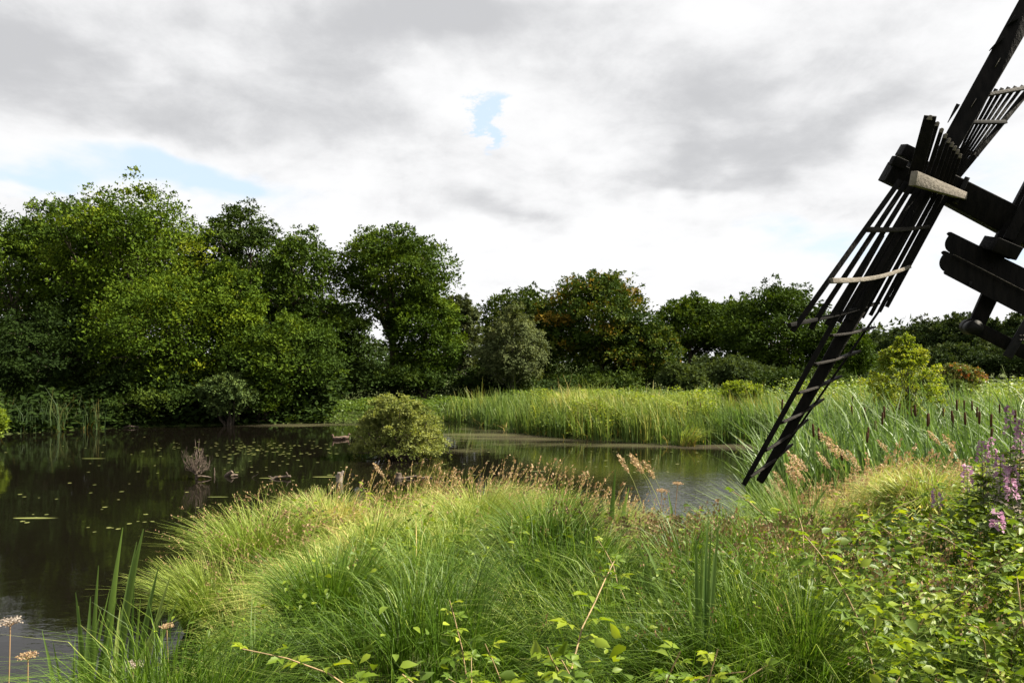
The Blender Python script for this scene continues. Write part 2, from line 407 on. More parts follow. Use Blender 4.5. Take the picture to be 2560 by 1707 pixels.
def blades(mb, base, height, width, az_, lean, tint, segs=3, curl=1.0, tip=0.12, tipdrop=0.0, tipt=0.22):
    """grass blades: arrays of N; az_ = lean direction, lean = horizontal reach / height"""
    N = len(base)
    s = np.linspace(0, 1, segs + 1)
    d = np.stack([np.cos(az_), np.sin(az_), np.zeros(N)], 1)
    ang = rng.uniform(0, np.pi, N)
    side = np.stack([np.cos(ang), np.sin(ang), np.zeros(N)], 1)
    V = np.empty((N, segs + 1, 2, 3), np.float32)
    for i, t in enumerate(s):
        out_ = (lean * height * (t ** (1.0 + curl)))[:, None] * d
        z = height * (t - 0.30 * np.minimum(lean, 1.2) * t ** 3) - tipdrop * height * t ** 4
        c = base + out_; c = c.copy(); c[:, 2] += z
        w = width * ((1 - t) ** 0.6 * (1 - tip) + tip) * 0.5
        V[:, i, 0] = c - side * w[:, None]; V[:, i, 1] = c + side * w[:, None]
    K = (segs + 1) * 2
    tq = np.array([(2 * i, 2 * i + 1, 2 * i + 3, 2 * i + 2) for i in range(segs)])
    q = (tq[None] + (np.arange(N) * K)[:, None, None]).reshape(-1, 4)
    mb.add(V.reshape(-1, 3), q, np.clip(np.repeat(tint, K) + np.tile(np.repeat(s - .45, 2) * tipt, N), 0, 1))

# ------------------------------------------------------------------ terrain
POND = np.array([(-70, 27), (-21.3, 31.5), (-19, 34.2), (-16.5, 35.6), (-10.5, 37.6), (-2.4, 39), (-0.8, 35.5), (0.3, 32.6), (2.4, 30.2), (6.0, 27.9),
                 (9.6, 28.6), (10.4, 26.0), (8.6, 22.5), (6.8, 19.0), (5.2, 16.2), (4.7, 13.9), (4.0, 11.9), (3.2, 10.8), (2.5, 11.2), (1.9, 12.3), (1.0, 12.8), (-1.5, 12.6), (-3.4, 11.8),
                 (-4.1, 10.6), (-3.7, 9.2), (-3.2, 8.0), (-2.65, 6.7), (-2.3, 5.7), (-2.6, 5.0), (-4.0, 4.5), (-12, 3.8), (-70, 3)], float)
def pond_sd(x, y):
    """signed distance to the pond outline, positive on land"""
    x = np.asarray(x, float); y = np.asarray(y, float)
    d = np.full(x.shape, 1e9); inside = np.zeros(x.shape, bool)
    for i in range(len(POND)):
        a = POND[i]; c = POND[(i + 1) % len(POND)]
        e = c - a; L = e @ e
        t = np.clip(((x - a[0]) * e[0] + (y - a[1]) * e[1]) / L, 0, 1)
        d = np.minimum(d, np.hypot(x - a[0] - t * e[0], y - a[1] - t * e[1]))
        cond = ((a[1] > y) != (c[1] > y)) & (x < (c[0] - a[0]) * (y - a[1]) / (c[1] - a[1] + 1e-12) + a[0])
        inside ^= cond
    return np.where(inside, -d, d)
def sst(v, lo, hi):
    t = np.clip((v - lo) / (hi - lo), 0, 1); return t * t * (3 - 2 * t)
def _hummocks():
    q = np.random.default_rng(88); L = []
    for (px, d, R_, h_) in [(640, 9.6, .75, .34), (520, 8.6, .6, .28), (820, 4.7, .5, .22), (1370, 6.2, .6, .22), (1200, 9.4, .8, .30), (2020, 6.4, .6, .2), (1900, 5.2, .5, .15), (1560, 9.8, .6, .1),
                           (820, 11.2, .8, .34), (1010, 11.4, .8, .34), (900, 7.6, .75, .32), (1120, 6.9, .6, .26), (700, 6.3, .7, .28), (1320, 11.2, .8, .26), (560, 5.2, .5, .15), (1040, 5.2, .5, .2), (1560, 7.4, .5, .15)]:
        L.append(((px - 1280) / F * d, d, R_, h_))
    t = 0
    while len(L) < 74 and t < 9000:
        t += 1
        y = q.uniform(3.4, 12.6); x = q.uniform(-.72, .72) * y
        if any(math.hypot(x - a[0], y - a[1]) < .82 * (a[2] + .35) for a in L): continue
        if x > 1.0 + .18 * y and y < 8.5: continue
        if 1.5 < x < 4.0 and 7.4 < y: continue
        L.append((x, y, q.uniform(.38, .62), q.uniform(.10, .26)))
    return np.array(L)
HUM = _hummocks()
def ground_z(x, y, sd=None):
    x = np.asarray(x, float); y = np.asarray(y, float)
    if sd is None: sd = pond_sd(x, y)
    near = 0.52 + 0.81 * sst(-y, -9.5, -4.0)
    ridge = 0.95 * sst(x, 3.2, 5.4) * sst(-y, -14.5, -11.0)
    bnk = np.maximum(near, ridge)
    bnk = np.where(y > 15, 0.25 + 0.5 * sst(y, 34, 80) , bnk)
    bnk = np.where((y > 11) & (y <= 15), bnk * (1 - (y - 11) / 4) + 0.25 * ((y - 11) / 4), bnk)
    dip = 0.52 * np.exp(-((x - 2.5) / 0.9) ** 2 - ((y - 9.3) / 1.8) ** 2)
    bnk = bnk - dip + .30 * sst(x, 2.2, 4.6) * sst(-y, -9.5, -6.5) + .12 * sst(x, 3.4, 5.2) * sst(-y, -11, -8) - .13 * sst(-x, .9, 2.2) * sst(-y, -6.6, -4.8)
    hm = np.zeros(x.shape)
    for (hx, hy, hr, hh_) in HUM: hm = np.maximum(hm, hh_ * np.exp(-((x - hx) ** 2 + (y - hy) ** 2) / hr ** 2))
    bnk = bnk + np.where(y < 14.5, hm * 1.15 - .06, 0)
    wedge = np.exp(-(np.abs(x - 0.235 * y) / (0.085 * np.maximum(y, 1))) ** 4) * (y > 5.5) * (y < 14.5)
    bnk = np.where(wedge > 0.02, bnk * (1 - wedge) + wedge * np.minimum(bnk, np.maximum(3.0 - .235 * y - .42, .05)), bnk)
    rel = 0.06 * np.sin(x * 1.3 + 0.7) * np.cos(y * 1.1) + 0.04 * np.sin(x * 3.1 + y * 2.3)
    z = 0.04 + (bnk - 0.04 + rel) * sst(sd, -0.1, 1.9)
    return np.where(sd < 0, np.maximum(-0.6, 0.04 + sd * 0.7), z)

def axis(lo, hi, step, far):
    c = list(np.arange(lo, hi, step)); s = step
    l, h = lo, c[-1]; L, H = [], []
    while h < far: s *= 1.35; h += s; H.append(h)
    s = step
    while l > -far: s *= 1.35; l -= s; L.append(l)
    return np.array(L[::-1] + c + H)
gx = axis(-20, 24, 0.26, 2500); gy = axis(1.5, 42, 0.26, 2500)
GX, GY = np.meshgrid(gx, gy)
GZ = ground_z(GX, GY)
nx, ny = len(gx), len(gy)
ii = (np.arange(ny - 1)[:, None] * nx + np.arange(nx - 1)[None]).ravel()
me = mesh_from('ground', np.stack([GX, GY, GZ], -1).reshape(-1, 3), np.stack([ii, ii + 1, ii + nx + 1, ii + nx], 1), smooth=True)
me.materials.append(M['ground'])
props(link('ground', me), 'grassy peat ground around the pond', kind='structure')

wx = np.array([-70, -30, 0, 16.0]); wy = np.array([2, 20, 34, 46.0])
WX, WY = np.meshgrid(wx, wy)
ii = (np.arange(3)[:, None] * 4 + np.arange(3)[None]).ravel()
me = mesh_from('water', np.stack([WX, WY, WX * 0], -1).reshape(-1, 3), np.stack([ii, ii + 1, ii + 5, ii + 4], 1))
me.materials.append(M['water'])
props(link('water', me), 'dark still pond water reflecting trees', kind='structure')

# ------------------------------------------------------------------ trees
def clump_leaves(mb, r, cen, rad, nper, leaf, tint0, tvar, squash=0.75, twigs=12, droop=0.0):
    """leaves gathered on twigs over the upper shell of each bough"""
    nb_ = len(cen)
    k = twigs
    dirs = norm(r.normal(0, 1, (nb_, k, 3)))
    dirs[..., 2] = np.where(r.random((nb_, k)) < 0.82, np.abs(dirs[..., 2]), dirs[..., 2])
    rr = rad[:, None, None] * (0.62 + 0.42 * r.random((nb_, k, 1)))
    tw = cen[:, None] + dirs * rr * np.array([1, 1, squash])
    tw = tw.reshape(-1, 3); twd = dirs.reshape(-1, 3)
    twr = np.repeat(rad, k) * r.uniform(0.13, 0.30, nb_ * k)
    m_ = max(3, nper // k)
    n = len(tw) * m_
    off = r.normal(0, 1, (n, 3)) * np.repeat(twr, m_)[:, None] * np.array([1, 1, 0.62])
    if droop: off[:, 2] -= np.abs(r.normal(0, 1, n)) * np.repeat(twr, m_) * droop
    pos = np.repeat(tw, m_, 0) + off
    fwd = norm(off + np.repeat(twd, m_, 0) * 0.5 + r.normal(0, 0.5, (n, 3)))
    if droop: fwd[:, 2] -= 0.7 * droop
    nr = norm(np.repeat(twd, m_, 0) * 1.25 + r.normal(0, 0.30, (n, 3)) + np.array([0, 0, 0.35]))
    sz = leaf * r.uniform(0.65, 1.35, n)
    t = tint0 + np.repeat(np.repeat(r.normal(0, tvar, nb_), k) + r.normal(0, tvar * 0.7, nb_ * k), m_) + r.normal(0, tvar * 0.25, n)
    scatter(mb, TR_V, TR_Q, pos, fwd, nr, sz * 1.08, t)

def tree(name, label, px, top, width, d, bot=960, mat='oak', bark='bark', n=16000, nb_=70, leaf=None, tint=0.45, tvar=0.16, seed=0,
         shape='round', trunk_w=0.028, gaps=0.0, droop=0.0, group=None, cat='tree', stems=1, squash=0.66, rb=0.15, twig='bark'):
    r = np.random.default_rng(1000 + seed)
    x = (px - 1280) / F * d
    gz = float(ground_z(np.array([x]), np.array([float(d)]))[0]); gz = max(gz, -0.1)
    zt = CH + (HZ - top) / F * d; zb = max(CH + (HZ - bot) / F * d, gz + 0.1)
    w = width / F * d; zt = max(zt - 0.45 * rb * w, zb + 0.3); H = zt - zb
    root = empty(name, (x, d, gz), label, cat, group)
    leaf = leaf or 0.0037 * d
    n = int(n * 1.42)
    # boughs: on and inside an uneven envelope
    R0 = rb * w * (1 + 0.0 * r.random())
    cen, rad = [], []
    tries = 0
    lob = [(r.uniform(0, 6.28), r.uniform(-0.8, 0.9), r.uniform(0.62, 1.22)) for _ in range(7)]
    while len(cen) < nb_ and tries < 6000:
        tries += 1
        v = norm(r.normal(0, 1, 3)); rr = r.uniform(0.35, 1) ** 0.55
        h = v[2] * rr
        prof = 1.0
        if shape == 'round': prof = 1.0 - 0.22 * max(0, h) ** 2
        elif shape == 'cone': prof = 1.0 - 0.55 * max(0, h + 0.2)
        elif shape == 'top': prof = 1.0 if h > -0.2 else 0.72
        elif shape == 'dome': prof = 1.0
        a = math.atan2(v[1], v[0]); k = 1.0
        for (la, lh, lm) in lob:
            k *= 1 + (lm - 1) * math.exp(-((math.sin((a - la) / 2)) ** 2 * 6 + (h - lh) ** 2 * 4))
        rad_i = R0 * r.uniform(0.65, 1.25) * (1 - 0.25 * max(0, h))
        ex = max(w / 2 - rad_i * 0.55, 0.1 * w); ez = max(H / 2 - rad_i * 0.7, 0.2 * H)
        p = np.array([v[0] * rr * ex * prof * k, v[1] * rr * ex * prof * k, h * ez + (zb + zt) / 2 - gz])
        if shape == 'dome': p[2] = abs(v[2]) * rr * (H - rad_i * 0.85) * (0.95 * min(k, 1.08)) + zb - gz + 0.06 * H
        if gaps and r.random() < gaps and v[2] < 0.4 and rr > 0.6: continue
        if any(np.linalg.norm((p - c) * np.array([1, 1, 1.25])) < 0.88 * R0 for c in cen): continue
        cen.append(p); rad.append(rad_i)
    cen = np.array(cen); rad = np.array(rad)
    mb = MB()
    clump_leaves(mb, r, cen, rad, n // len(cen), leaf, tint, tvar, squash, 13, droop)
    # loose sprays that break up the outline
    up = cen[np.argsort(-cen[:, 2])[:max(6, len(cen) // 3)]]
    dd_ = norm(r.normal(0, 1, (len(up) * 4, 3)) * np.array([1, 1, .5]) + np.array([0, 0, .7]))
    sp_ = np.repeat(up, 4, 0) + dd_ * R0 * r.uniform(.6, .92, (len(up) * 4, 1))
    clump_leaves(mb, r, sp_, np.full(len(sp_), R0 * 0.30), 36, leaf * 0.9, tint + 0.05, tvar, 1.0, 3)
    mb.build('crown', mat, root)
    # trunk and limbs
    tb = MB()
    tr = max(trunk_w * (zt - gz), 0.04)
    ztrunk = (zb - gz) + H * 0.62
    if stems == 1:
        tp = bend((0, 0, -0.3), (r.normal(0, 0.03) * w, r.normal(0, 0.03) * w, ztrunk), 0, 9, 0.008, r)
        tb.add(*tube(tp, np.linspace(1, 0.22, 9) * tr * np.array([1.5] + [1] * 8), 10))
        pick = cen[r.permutation(len(cen))[:min(26, len(cen))]]
        for c in pick:
            s0 = np.clip((c[2] / max(ztrunk, 0.1)) * 0.62, 0.36 if droop else 0.2, 0.92)
            i0 = int(s0 * 8); st = tp[i0]
            bp_ = bend(st, c, -0.06 if droop else 0.10, 6, 0.03, r)
            tb.add(*tube(bp_, np.linspace(0.42, 0.08, 6) * tr * (1 - 0.5 * s0), 6))
            for _ in range(3):
                e = c + np.clip(r.normal(0, 1, 3), -1, 1) * R0 * 0.5
                tb.add(*tube(bend(bp_[4], e, 0.05, 4, 0.03, r), np.linspace(0.07, 0.02, 4) * tr, 4))
    else:
        for c in cen[r.permutation(len(cen))[:stems]]:
            st = np.array([r.normal(0, 0.06) * w, r.normal(0, 0.06) * w, -0.25])
            tb.add(*tube(bend(st, c, -0.05 if c[2] > 0.5 * H else 0.12, 7, 0.03, r), np.linspace(1, 0.25, 7) * tr, 5))
    tb.build('trunk' if stems == 1 else 'stems', bark, root, smooth=True)
    return root

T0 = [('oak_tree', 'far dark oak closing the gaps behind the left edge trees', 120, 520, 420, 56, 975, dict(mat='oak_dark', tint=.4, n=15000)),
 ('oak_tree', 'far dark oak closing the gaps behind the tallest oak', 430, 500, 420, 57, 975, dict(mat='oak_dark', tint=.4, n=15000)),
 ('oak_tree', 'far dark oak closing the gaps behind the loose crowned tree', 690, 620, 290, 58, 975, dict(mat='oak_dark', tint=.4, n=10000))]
G_L = 'trees crowding the left shore'
T = [
 ('oak_tree', 'dark oak cut off by the left edge of the picture', 30, 470, 400, 43, 1010, dict(mat='oak', tint=.42, n=17000)),
 ('oak_tree', 'oak with level crown top between the left edge and the tallest oak', 190, 462, 330, 45, 900, dict(mat='oak', tint=.45, gaps=.25, n=15000)),
 ('oak_tree', 'tallest oak on the left shore, yellow-green and broad topped', 345, 436, 450, 42.5, 860, dict(mat='oak_light', tint=.5, gaps=.3, n=26000, nb_=95)),
 ('oak_tree', 'bulging yellow-green oak hanging low over the water below the tallest oak', 440, 665, 410, 38.6, 985, dict(mat='oak_light', tint=.5, n=20000, nb_=80)),
 ('oak_tree', 'blue-green oak standing just right of the tallest oak', 600, 482, 290, 47, 980, dict(mat='oak_dark', tint=.6, n=15000)),
 ('oak_tree', 'small bright oak bough crown filling in beside the blue-green oak', 570, 640, 200, 40, 860, dict(mat='oak_light', tint=.42, n=10000)),
 ('maple_tree', 'loose crowned tree with sky holes left of the notch in the tree line', 745, 552, 290, 45, 900, dict(mat='oak', tint=.42, gaps=.4, n=13000)),
 ('willow_tree', 'dense rounded tree with drooping skirts reaching the water at the far bank', 715, 765, 310, 39.6, 1052, dict(mat='oak', tint=.38, n=20000, nb_=80)),
 ('oak_tree', 'shaded low tree in the darkness on the far left bank', 130, 740, 400, 39, 1050, dict(mat='oak_dark', tint=.3, n=18000)),  # shade under the trees put into the dark leaf tint
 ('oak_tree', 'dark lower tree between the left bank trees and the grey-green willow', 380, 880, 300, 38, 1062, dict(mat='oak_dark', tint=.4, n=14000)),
 ('oak_tree', 'thin dark tree showing in the notch behind the big lone oak', 850, 740, 170, 54, 960, dict(mat='oak_dark', tint=.4, n=9000, gaps=.2)),
 ('oak_tree', 'big lone oak with bare trunk and limb showing, mid picture', 990, 548, 340, 48, 860, dict(mat='oak', tint=.46, n=20000, nb_=80, shape='top', gaps=.25, trunk_w=.034)),
 ('oak_tree', 'lower leafy half right of the lone oak trunk, yellowish', 1060, 690, 210, 46.5, 985, dict(mat='oak_light', tint=.35, n=14000)),
 ('birch_tree', 'wispy birch on the right flank of the lone oak', 1150, 725, 130, 52, 940, dict(mat='birch', tint=.3, n=9000, droop=.7, bark='birchbark')),
 ('birch_tree', 'pale drooping birch with slender trunk behind the reed bed', 1280, 740, 200, 47, 965, dict(mat='birch', tint=.55, n=17000, droop=1.5, bark='birchbark', shape='cone', leaf=.13)),
 ('oak_tree', 'dark oak directly behind the pale birch', 1300, 698, 280, 60, 985, dict(mat='oak_dark', tint=.75, n=15000)),
 ('oak_tree', 'broad oak with orange turning leaves in the middle of the skyline', 1505, 650, 310, 57, 960, dict(mat='autumn', tint=.52, tvar=.22, n=24000, nb_=90)),
 ('oak_tree', 'shorter shoulder oak joined to the right of the turning oak', 1600, 782, 200, 56, 985, dict(mat='autumn', tint=.5, tvar=.2, n=10000)),
 ('oak_tree', 'see-through oak with sky in its lower crown right of the turning oak', 1730, 728, 240, 66, 900, dict(mat='oak', tint=.5, n=11000, gaps=.35)),
 ('oak_tree', 'small open crowned oak left of the dark rounded oak', 1835, 738, 170, 68, 905, dict(mat='oak', tint=.5, n=7000, gaps=.3)),
 ('oak_tree', 'dark rounded oak partly behind the lower mill sail', 1955, 684, 300, 60, 960, dict(mat='oak', tint=.3, n=18000, nb_=80)),
 ('oak_tree', 'pale green tree seen through the mill sail', 2110, 800, 170, 58, 960, dict(mat='oak_light', tint=.35, n=9000)),
]
for i, (nm, lb, px, top, w_, d, bot, kw) in enumerate(T + T0):
    tree(nm, lb, px, top, w_, d, bot, seed=i, **kw)

S = [
 ('shrub', 'low dark bush under the leftmost oak behind the shore reeds', 150, 920, 300, 38, 1062, dict(mat='oak_dark', tint=.4, n=7000, stems=10)),
 ('shrub', 'low dark bush at the waterline left of the grey-green willow', 420, 950, 260, 37, 1068, dict(mat='oak_dark', tint=.5, n=7000, stems=10)),
 ('willow_shrub', 'grey-green willow bush bulging over the left bank waterline', 575, 925, 150, 36.6, 1062, dict(mat='greywillow', tint=.5, n=9000, stems=14)),
 ('willow_shrub', 'dark willow bush at the waterline beside the grey-green one', 660, 905, 150, 37.6, 1056, dict(mat='oak', tint=.4, n=8000, stems=14)),
 ('shrub', 'olive bush in front of the shoulder oak above the reeds', 1695, 905, 120, 50, 985, dict(mat='willow', tint=.2, n=6000, stems=12)),
 ('shrub', 'wide dark olive thicket under the see-through oak', 1830, 885, 240, 54, 975, dict(mat='willow', tint=0.0, n=9000, stems=12)),
 ('shrub', 'low dark thicket under the turning oak', 1480, 920, 260, 53, 985, dict(mat='oak_dark', tint=.6, n=7000, stems=10)),
 ('shrub', 'low dark thicket at the foot of the lone oak', 990, 905, 260, 46, 985, dict(mat='oak_dark', tint=.55, n=8000, stems=10)),
 ('shrub', 'dark thicket closing the bank under the tree notch', 820, 880, 190, 48, 990, dict(mat='oak_dark', tint=.45, n=6500, stems=10)),
 ('shrub', 'low dark thicket under the rounded oak by the sail', 1990, 930, 320, 52, 980, dict(mat='oak_dark', tint=.55, n=7000, stems=10)),
 ('shrub', 'low dark thicket at the foot of the pale birch', 1220, 915, 230, 50, 985, dict(mat='oak_dark', tint=.6, n=6500, stems=10)),
 ('willow_shrub', 'bright yellow-green willow bush standing in the reed bed', 1850, 948, 110, 33, 1010, dict(mat='sapling', tint=.5, n=4500, stems=16, leaf=.09)),
 ('birch_sapling', 'bright green birch sapling rising from the bulrushes', 2262, 826, 215, 22, 1070, dict(mat='sapling', tint=.68, tvar=.22, n=8600, leaf=.065, shape='cone', nb_=120, rb=.062, squash=1.0, trunk_w=.01, cat='sapling')),
 ('shrub', 'bush with red-brown tips to the right of the birch sapling', 2400, 905, 120, 40, 985, dict(mat='redtip', tint=.48, tvar=.17, n=6000, stems=12, leaf=.12)),
 ('shrub', 'olive green bush between the sapling and the red tipped bush', 2340, 930, 170, 36, 1010, dict(mat='willow', tint=.45, n=7000, stems=12, leaf=.12)),
 ('willow_shrub', 'round willow bush growing out of the pond water', 992, 972, 250, 24.2, 1160, dict(mat='pondwillow', tint=.8, tvar=.22, n=22000, nb_=230, rb=.062, squash=1.1, stems=70, leaf=.062, shape='dome', bark='twig', trunk_w=.009)),
 ('shrub', 'sliver of pale leafy bush at the left picture edge by the water', -20, 1010, 70, 26, 1110, dict(mat='sapling', tint=.3, n=1800, stems=8, leaf=.11)),
]
for i, (nm, lb, px, top, w_, d, bot, kw) in enumerate(S):
    kw = dict(kw); kw.setdefault('cat', 'shrub')
    tree(nm, lb, px, top, w_, d, bot, seed=100 + i, **kw)

far_labels = ['first low crown of the far wood right of the mill sail', 'far wood crown behind the birch sapling', 'domed far wood crown left of the iron hinge', 'far wood crown directly behind the iron hinge',
              'far wood crown under the mill strut', 'olive far wood crown near the right edge', 'last tall far wood crown at the right edge', 'lower far wood crown in front behind the red tipped bush', 'lower far wood crown in front of the right edge crowns']
for i, (px, top, w_, d) in enumerate([(2190, 828, 120, 150), (2270, 815, 120, 140), (2345, 785, 150, 112), (2425, 768, 140, 108), (2490, 790, 130, 110), (2545, 772, 130, 104), (2620, 765, 150, 108), (2400, 850, 150, 92), (2520, 845, 180, 90)]):
    tree('woodland_tree', far_labels[i], px, top, w_ * 1.35, d, 975, mat='farwood', n=9000, nb_=60, tint=.45, seed=200 + i, group='trees of the far wood')

# far belt of woodland that reads as one mass
mb = MB(); r = np.random.default_rng(5)
n = 900
bx_ = r.uniform(-190, 210, n); by_ = r.uniform(150, 190, n)
cen = np.stack([bx_, by_, r.uniform(0.5, 5.5, n) + 2.0 * np.sin(bx_ * 0.11) + (bx_ > 60) * 2], 1)
clump_leaves(mb, r, cen, np.full(n, 3.0), 44, 1.0, .4, .15, .8, 6)
props(mb.build('woodland_belt', 'farwood'), 'distant low belt of woodland along the horizon', 'woodland', kind='stuff')

# ------------------------------------------------------------------ low leafy banks
def leaf_bank(name, label, poly_px, n, leaf, mat, tint, h, seed, kind='stuff', cat='brambles'):
    r = np.random.default_rng(seed); mb = MB()
    x0, x1, y0, y1 = poly_px
    x = r.uniform(x0, x1, n); y = r.uniform(y0, y1, n)
    sd = pond_sd(x, y); ok = sd > -0.1; x, y, sd = x[ok], y[ok], sd[ok]
    hh = h * (0.75 + 0.25 * np.sin(x * 1.9 + y) * np.sin(x * 0.83 + 1)) * np.clip(0.3 + sd / 1.2, 0.2, 1)
    z = ground_z(x, y, sd) + hh * r.uniform(0.03, 1, len(x)) ** (0.95 if name == 'leafy_bank' else 0.5)
    pos = np.stack([x, y, z], 1)
    k = len(x)
    fwd = norm(r.normal(0, 1, (k, 3)) * np.array([1, 1, .4])); nr = norm(r.normal(0, .45, (k, 3)) + np.array([0, -0.2, 1]))
    scatter(mb, RH_V, RH_Q, pos, fwd, nr, leaf * r.uniform(.6, 1.4, k), tint + 0.15 * np.sin(x * 2.2) * np.cos(y * 1.7) + r.normal(0, .15, k))
    return props(mb.build(name, mat), label, cat, kind=kind)
leaf_bank('bramble_bank', 'bright green bramble bank on the far shore behind the pond willow', (-11.5, 1.0, 37.5, 45), 24000, .11, 'undergrowth', .35, .85, 11)
leaf_bank('bramble_bank', 'line of bright green brambles between reed bed and trees', (-1, 16, 40, 52), 26000, .13, 'undergrowth', .4, 1.1, 12)
leaf_bank('bramble_bank', 'bright green bramble hedge at the foot of the far wood on the right', (15, 32, 34, 46), 24000, .15, 'undergrowth', .68, 1.9, 13)
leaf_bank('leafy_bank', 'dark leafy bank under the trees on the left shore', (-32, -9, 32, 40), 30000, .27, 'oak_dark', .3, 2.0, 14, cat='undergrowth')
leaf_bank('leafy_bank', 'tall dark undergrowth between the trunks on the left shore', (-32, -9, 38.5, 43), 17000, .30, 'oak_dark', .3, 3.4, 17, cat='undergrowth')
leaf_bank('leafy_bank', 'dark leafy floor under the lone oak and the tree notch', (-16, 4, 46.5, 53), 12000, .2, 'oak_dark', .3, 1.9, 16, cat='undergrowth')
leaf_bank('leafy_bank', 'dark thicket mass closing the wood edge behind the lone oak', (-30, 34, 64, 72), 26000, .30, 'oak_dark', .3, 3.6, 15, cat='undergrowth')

# ------------------------------------------------------------------ reed beds
def reeds(name, label, box, n, h, wid, mat, tint, seed, segs=2, cond=None, lean=.25, cat='reeds'):
    global rng
    rng = np.random.default_rng(seed); mb = MB()
    x = rng.uniform(box[0], box[1], n); y = rng.uniform(box[2], box[3], n)
    # tufted
    cx = rng.uniform(box[0], box[1], n // 14); cy = rng.uniform(box[2], box[3], n // 14)
    pick = rng.integers(0, len(cx), n); x = cx[pick] + rng.normal(0, .16, n); y = cy[pick] + rng.normal(0, .16, n)
    sd = pond_sd(x, y); ok = sd > -0.25
    if cond is not None: ok &= cond(x, y, sd)
    if name == 'reed_bed': ok &= ~((np.sin(x * 1.9 + 1.3 * np.sin(y * .8)) * np.cos(y * 1.3 + x * .4) > .45) & (rng.random(n) < .85))
    x, y, sd, pick = x[ok], y[ok], sd[ok], pick[ok]; k = len(x)
    base = np.stack([x, y, np.maximum(ground_z(x, y, sd), -0.1)], 1)
    patch = np.sin(x * 1.15 + 2 * np.sin(y * .5)) * np.cos(y * .9 + 1.5 * np.sin(x * .6))
    ht = h * rng.uniform(.62, 1.12, k) * (1 + .20 * patch) * (1 + .20 * np.sin(pick * 1.7)) * np.where(rng.random(k) < .04, 1.3, 1)
    az_ = rng.uniform(0, 6.28, k) * .5 + .4 + np.sin(pick) * .8
    blades(mb, base, ht, wid * rng.uniform(.7, 1.3, k), az_, lean * rng.uniform(.1, 1.6, k), tint + .16 * np.sin(pick * 2.3) + .20 * patch + rng.normal(0, .13, k), segs, tipdrop=.05)
    # dry basal blades
    q = rng.random(k) < .16
    blades(mb, base[q], ht[q] * .35, wid * np.ones(q.sum()), rng.uniform(0, 6.28, q.sum()), np.full(q.sum(), .8), np.full(q.sum(), .98), 2)
    return props(mb.build(name, mat), label, cat, kind='stuff')
reeds('reed_bed', 'bed of reeds along the far bay of the pond', (-3.2, 12, 27.2, 40), 30000, 1.32, .036, 'reed', .42, 21, cond=lambda x, y, sd: (sd < 6.5) & ~((x < -2.2) & (y < 37)))
reeds('bulrush_bed', 'dense bulrush bed right of the lower mill sail', (3.5, 19, 12.8, 30), 21000, 1.62, .046, 'cattail_leaf', .22, 22, segs=4, cond=lambda x, y, sd: (x > 0.22 * y + 1.2) & (y > 13.0 + 0.05 * x) & (y < 26 + x * .4), lean=.42)
reeds('reed_fringe', 'dark reeds at the water edge on the far left shore', (-30, -13, 27, 35), 9000, 1.3, .03, 'shade_reed', .35, 23, cond=lambda x, y, sd: sd < 1.6)
reeds('meadow_reeds', 'reedy meadow behind the bulrushes on the right', (9, 34, 26, 40), 24000, 1.2, .045, 'reed', .66, 24, cond=lambda x, y, sd: sd > .5)
reeds('herb_patch', 'yellow-green herbs in the middle of the reed bed', (2.0, 8.5, 29.6, 36), 7000, 1.4, .03, 'grass', .55, 25, cond=lambda x, y, sd: (sd > .6) & (sd < 6), lean=.5, cat='herbs')
leaf_bank('herb_leaves', 'yellow-green leafy herbs among the reeds', (0.8, 8.0, 29.5, 37), 26000, .10, 'sapling', .6, 1.62, 26, cat='herbs')

# a yellowing tuft leaning over the water at the reed bed's corner
rng = np.random.default_rng(27)
o_ = empty('reed_tuft', (6.3, 27.6, 0), 'yellowing reed tuft leaning over the water at the corner of the reed bed', 'reeds')
mb = MB(); n_ = 230; a_ = rng.normal(0.1, .8, n_); rr_ = .28 * rng.random(n_) ** .5; aa_ = rng.uniform(0, 6.28, n_)
blades(mb, np.stack([rr_ * np.cos(aa_), rr_ * np.sin(aa_), np.full(n_, -.1)], 1), rng.uniform(.6, 1.25, n_), np.full(n_, .035), a_, rng.uniform(.2, 1.1, n_), .78 + rng.normal(0, .12, n_), 4, tipdrop=.2, tipt=-.35)
mb.build('blades', 'reed', o_)['kind'] = 'stuff'

# ------------------------------------------------------------------ foreground grass
rng = np.random.default_rng(31)
def frustum(n, y0, y1, pw=1.0, side=.72):
    u = rng.random(n)
    y = (y0 ** pw + u * (y1 ** pw - y0 ** pw)) ** (1 / pw)
    x = rng.uniform(-1, 1, n) * (side * y + 0.6)
    return x, y
def is_bramble(x, y):
    """0..1: how far brambles and herbs replace the grass"""
    a = sst(x - 0.14 * y, 0.85, 1.35) * sst(-y, -10, -8)
    c = np.exp(-((x - 0.0) / 0.45) ** 2 - ((y - 2.95) / 0.38) ** 2)
    return np.clip(a * .92 + c, 0, 1)
cx, cy = frustum(2250, 2.3, 14.6, 1.35)
sd = pond_sd(cx, cy)
keep = (sd > 0.05) & (rng.random(len(cx)) > is_bramble(cx, cy) * .94)
cx, cy, sd = cx[keep], cy[keep], sd[keep]
nc = len(cx)
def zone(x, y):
    """tint of the grass: straw on the right bank, pale on the point, mill shadow and foreground shade painted in as deep green"""
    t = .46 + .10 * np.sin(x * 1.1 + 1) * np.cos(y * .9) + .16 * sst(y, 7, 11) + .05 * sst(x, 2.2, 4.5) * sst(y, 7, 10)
    t -= .22 * np.exp(-((x - .3) / 1.0) ** 2 - ((y - 6.0) / .9) ** 2)  # cast shadow of the mill painted into the tint
    t -= .30 * sst(-y, -7.4, -4.4)  # shade of the near foreground painted into the tint
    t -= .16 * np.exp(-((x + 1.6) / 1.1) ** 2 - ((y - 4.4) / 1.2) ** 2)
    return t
per = 84
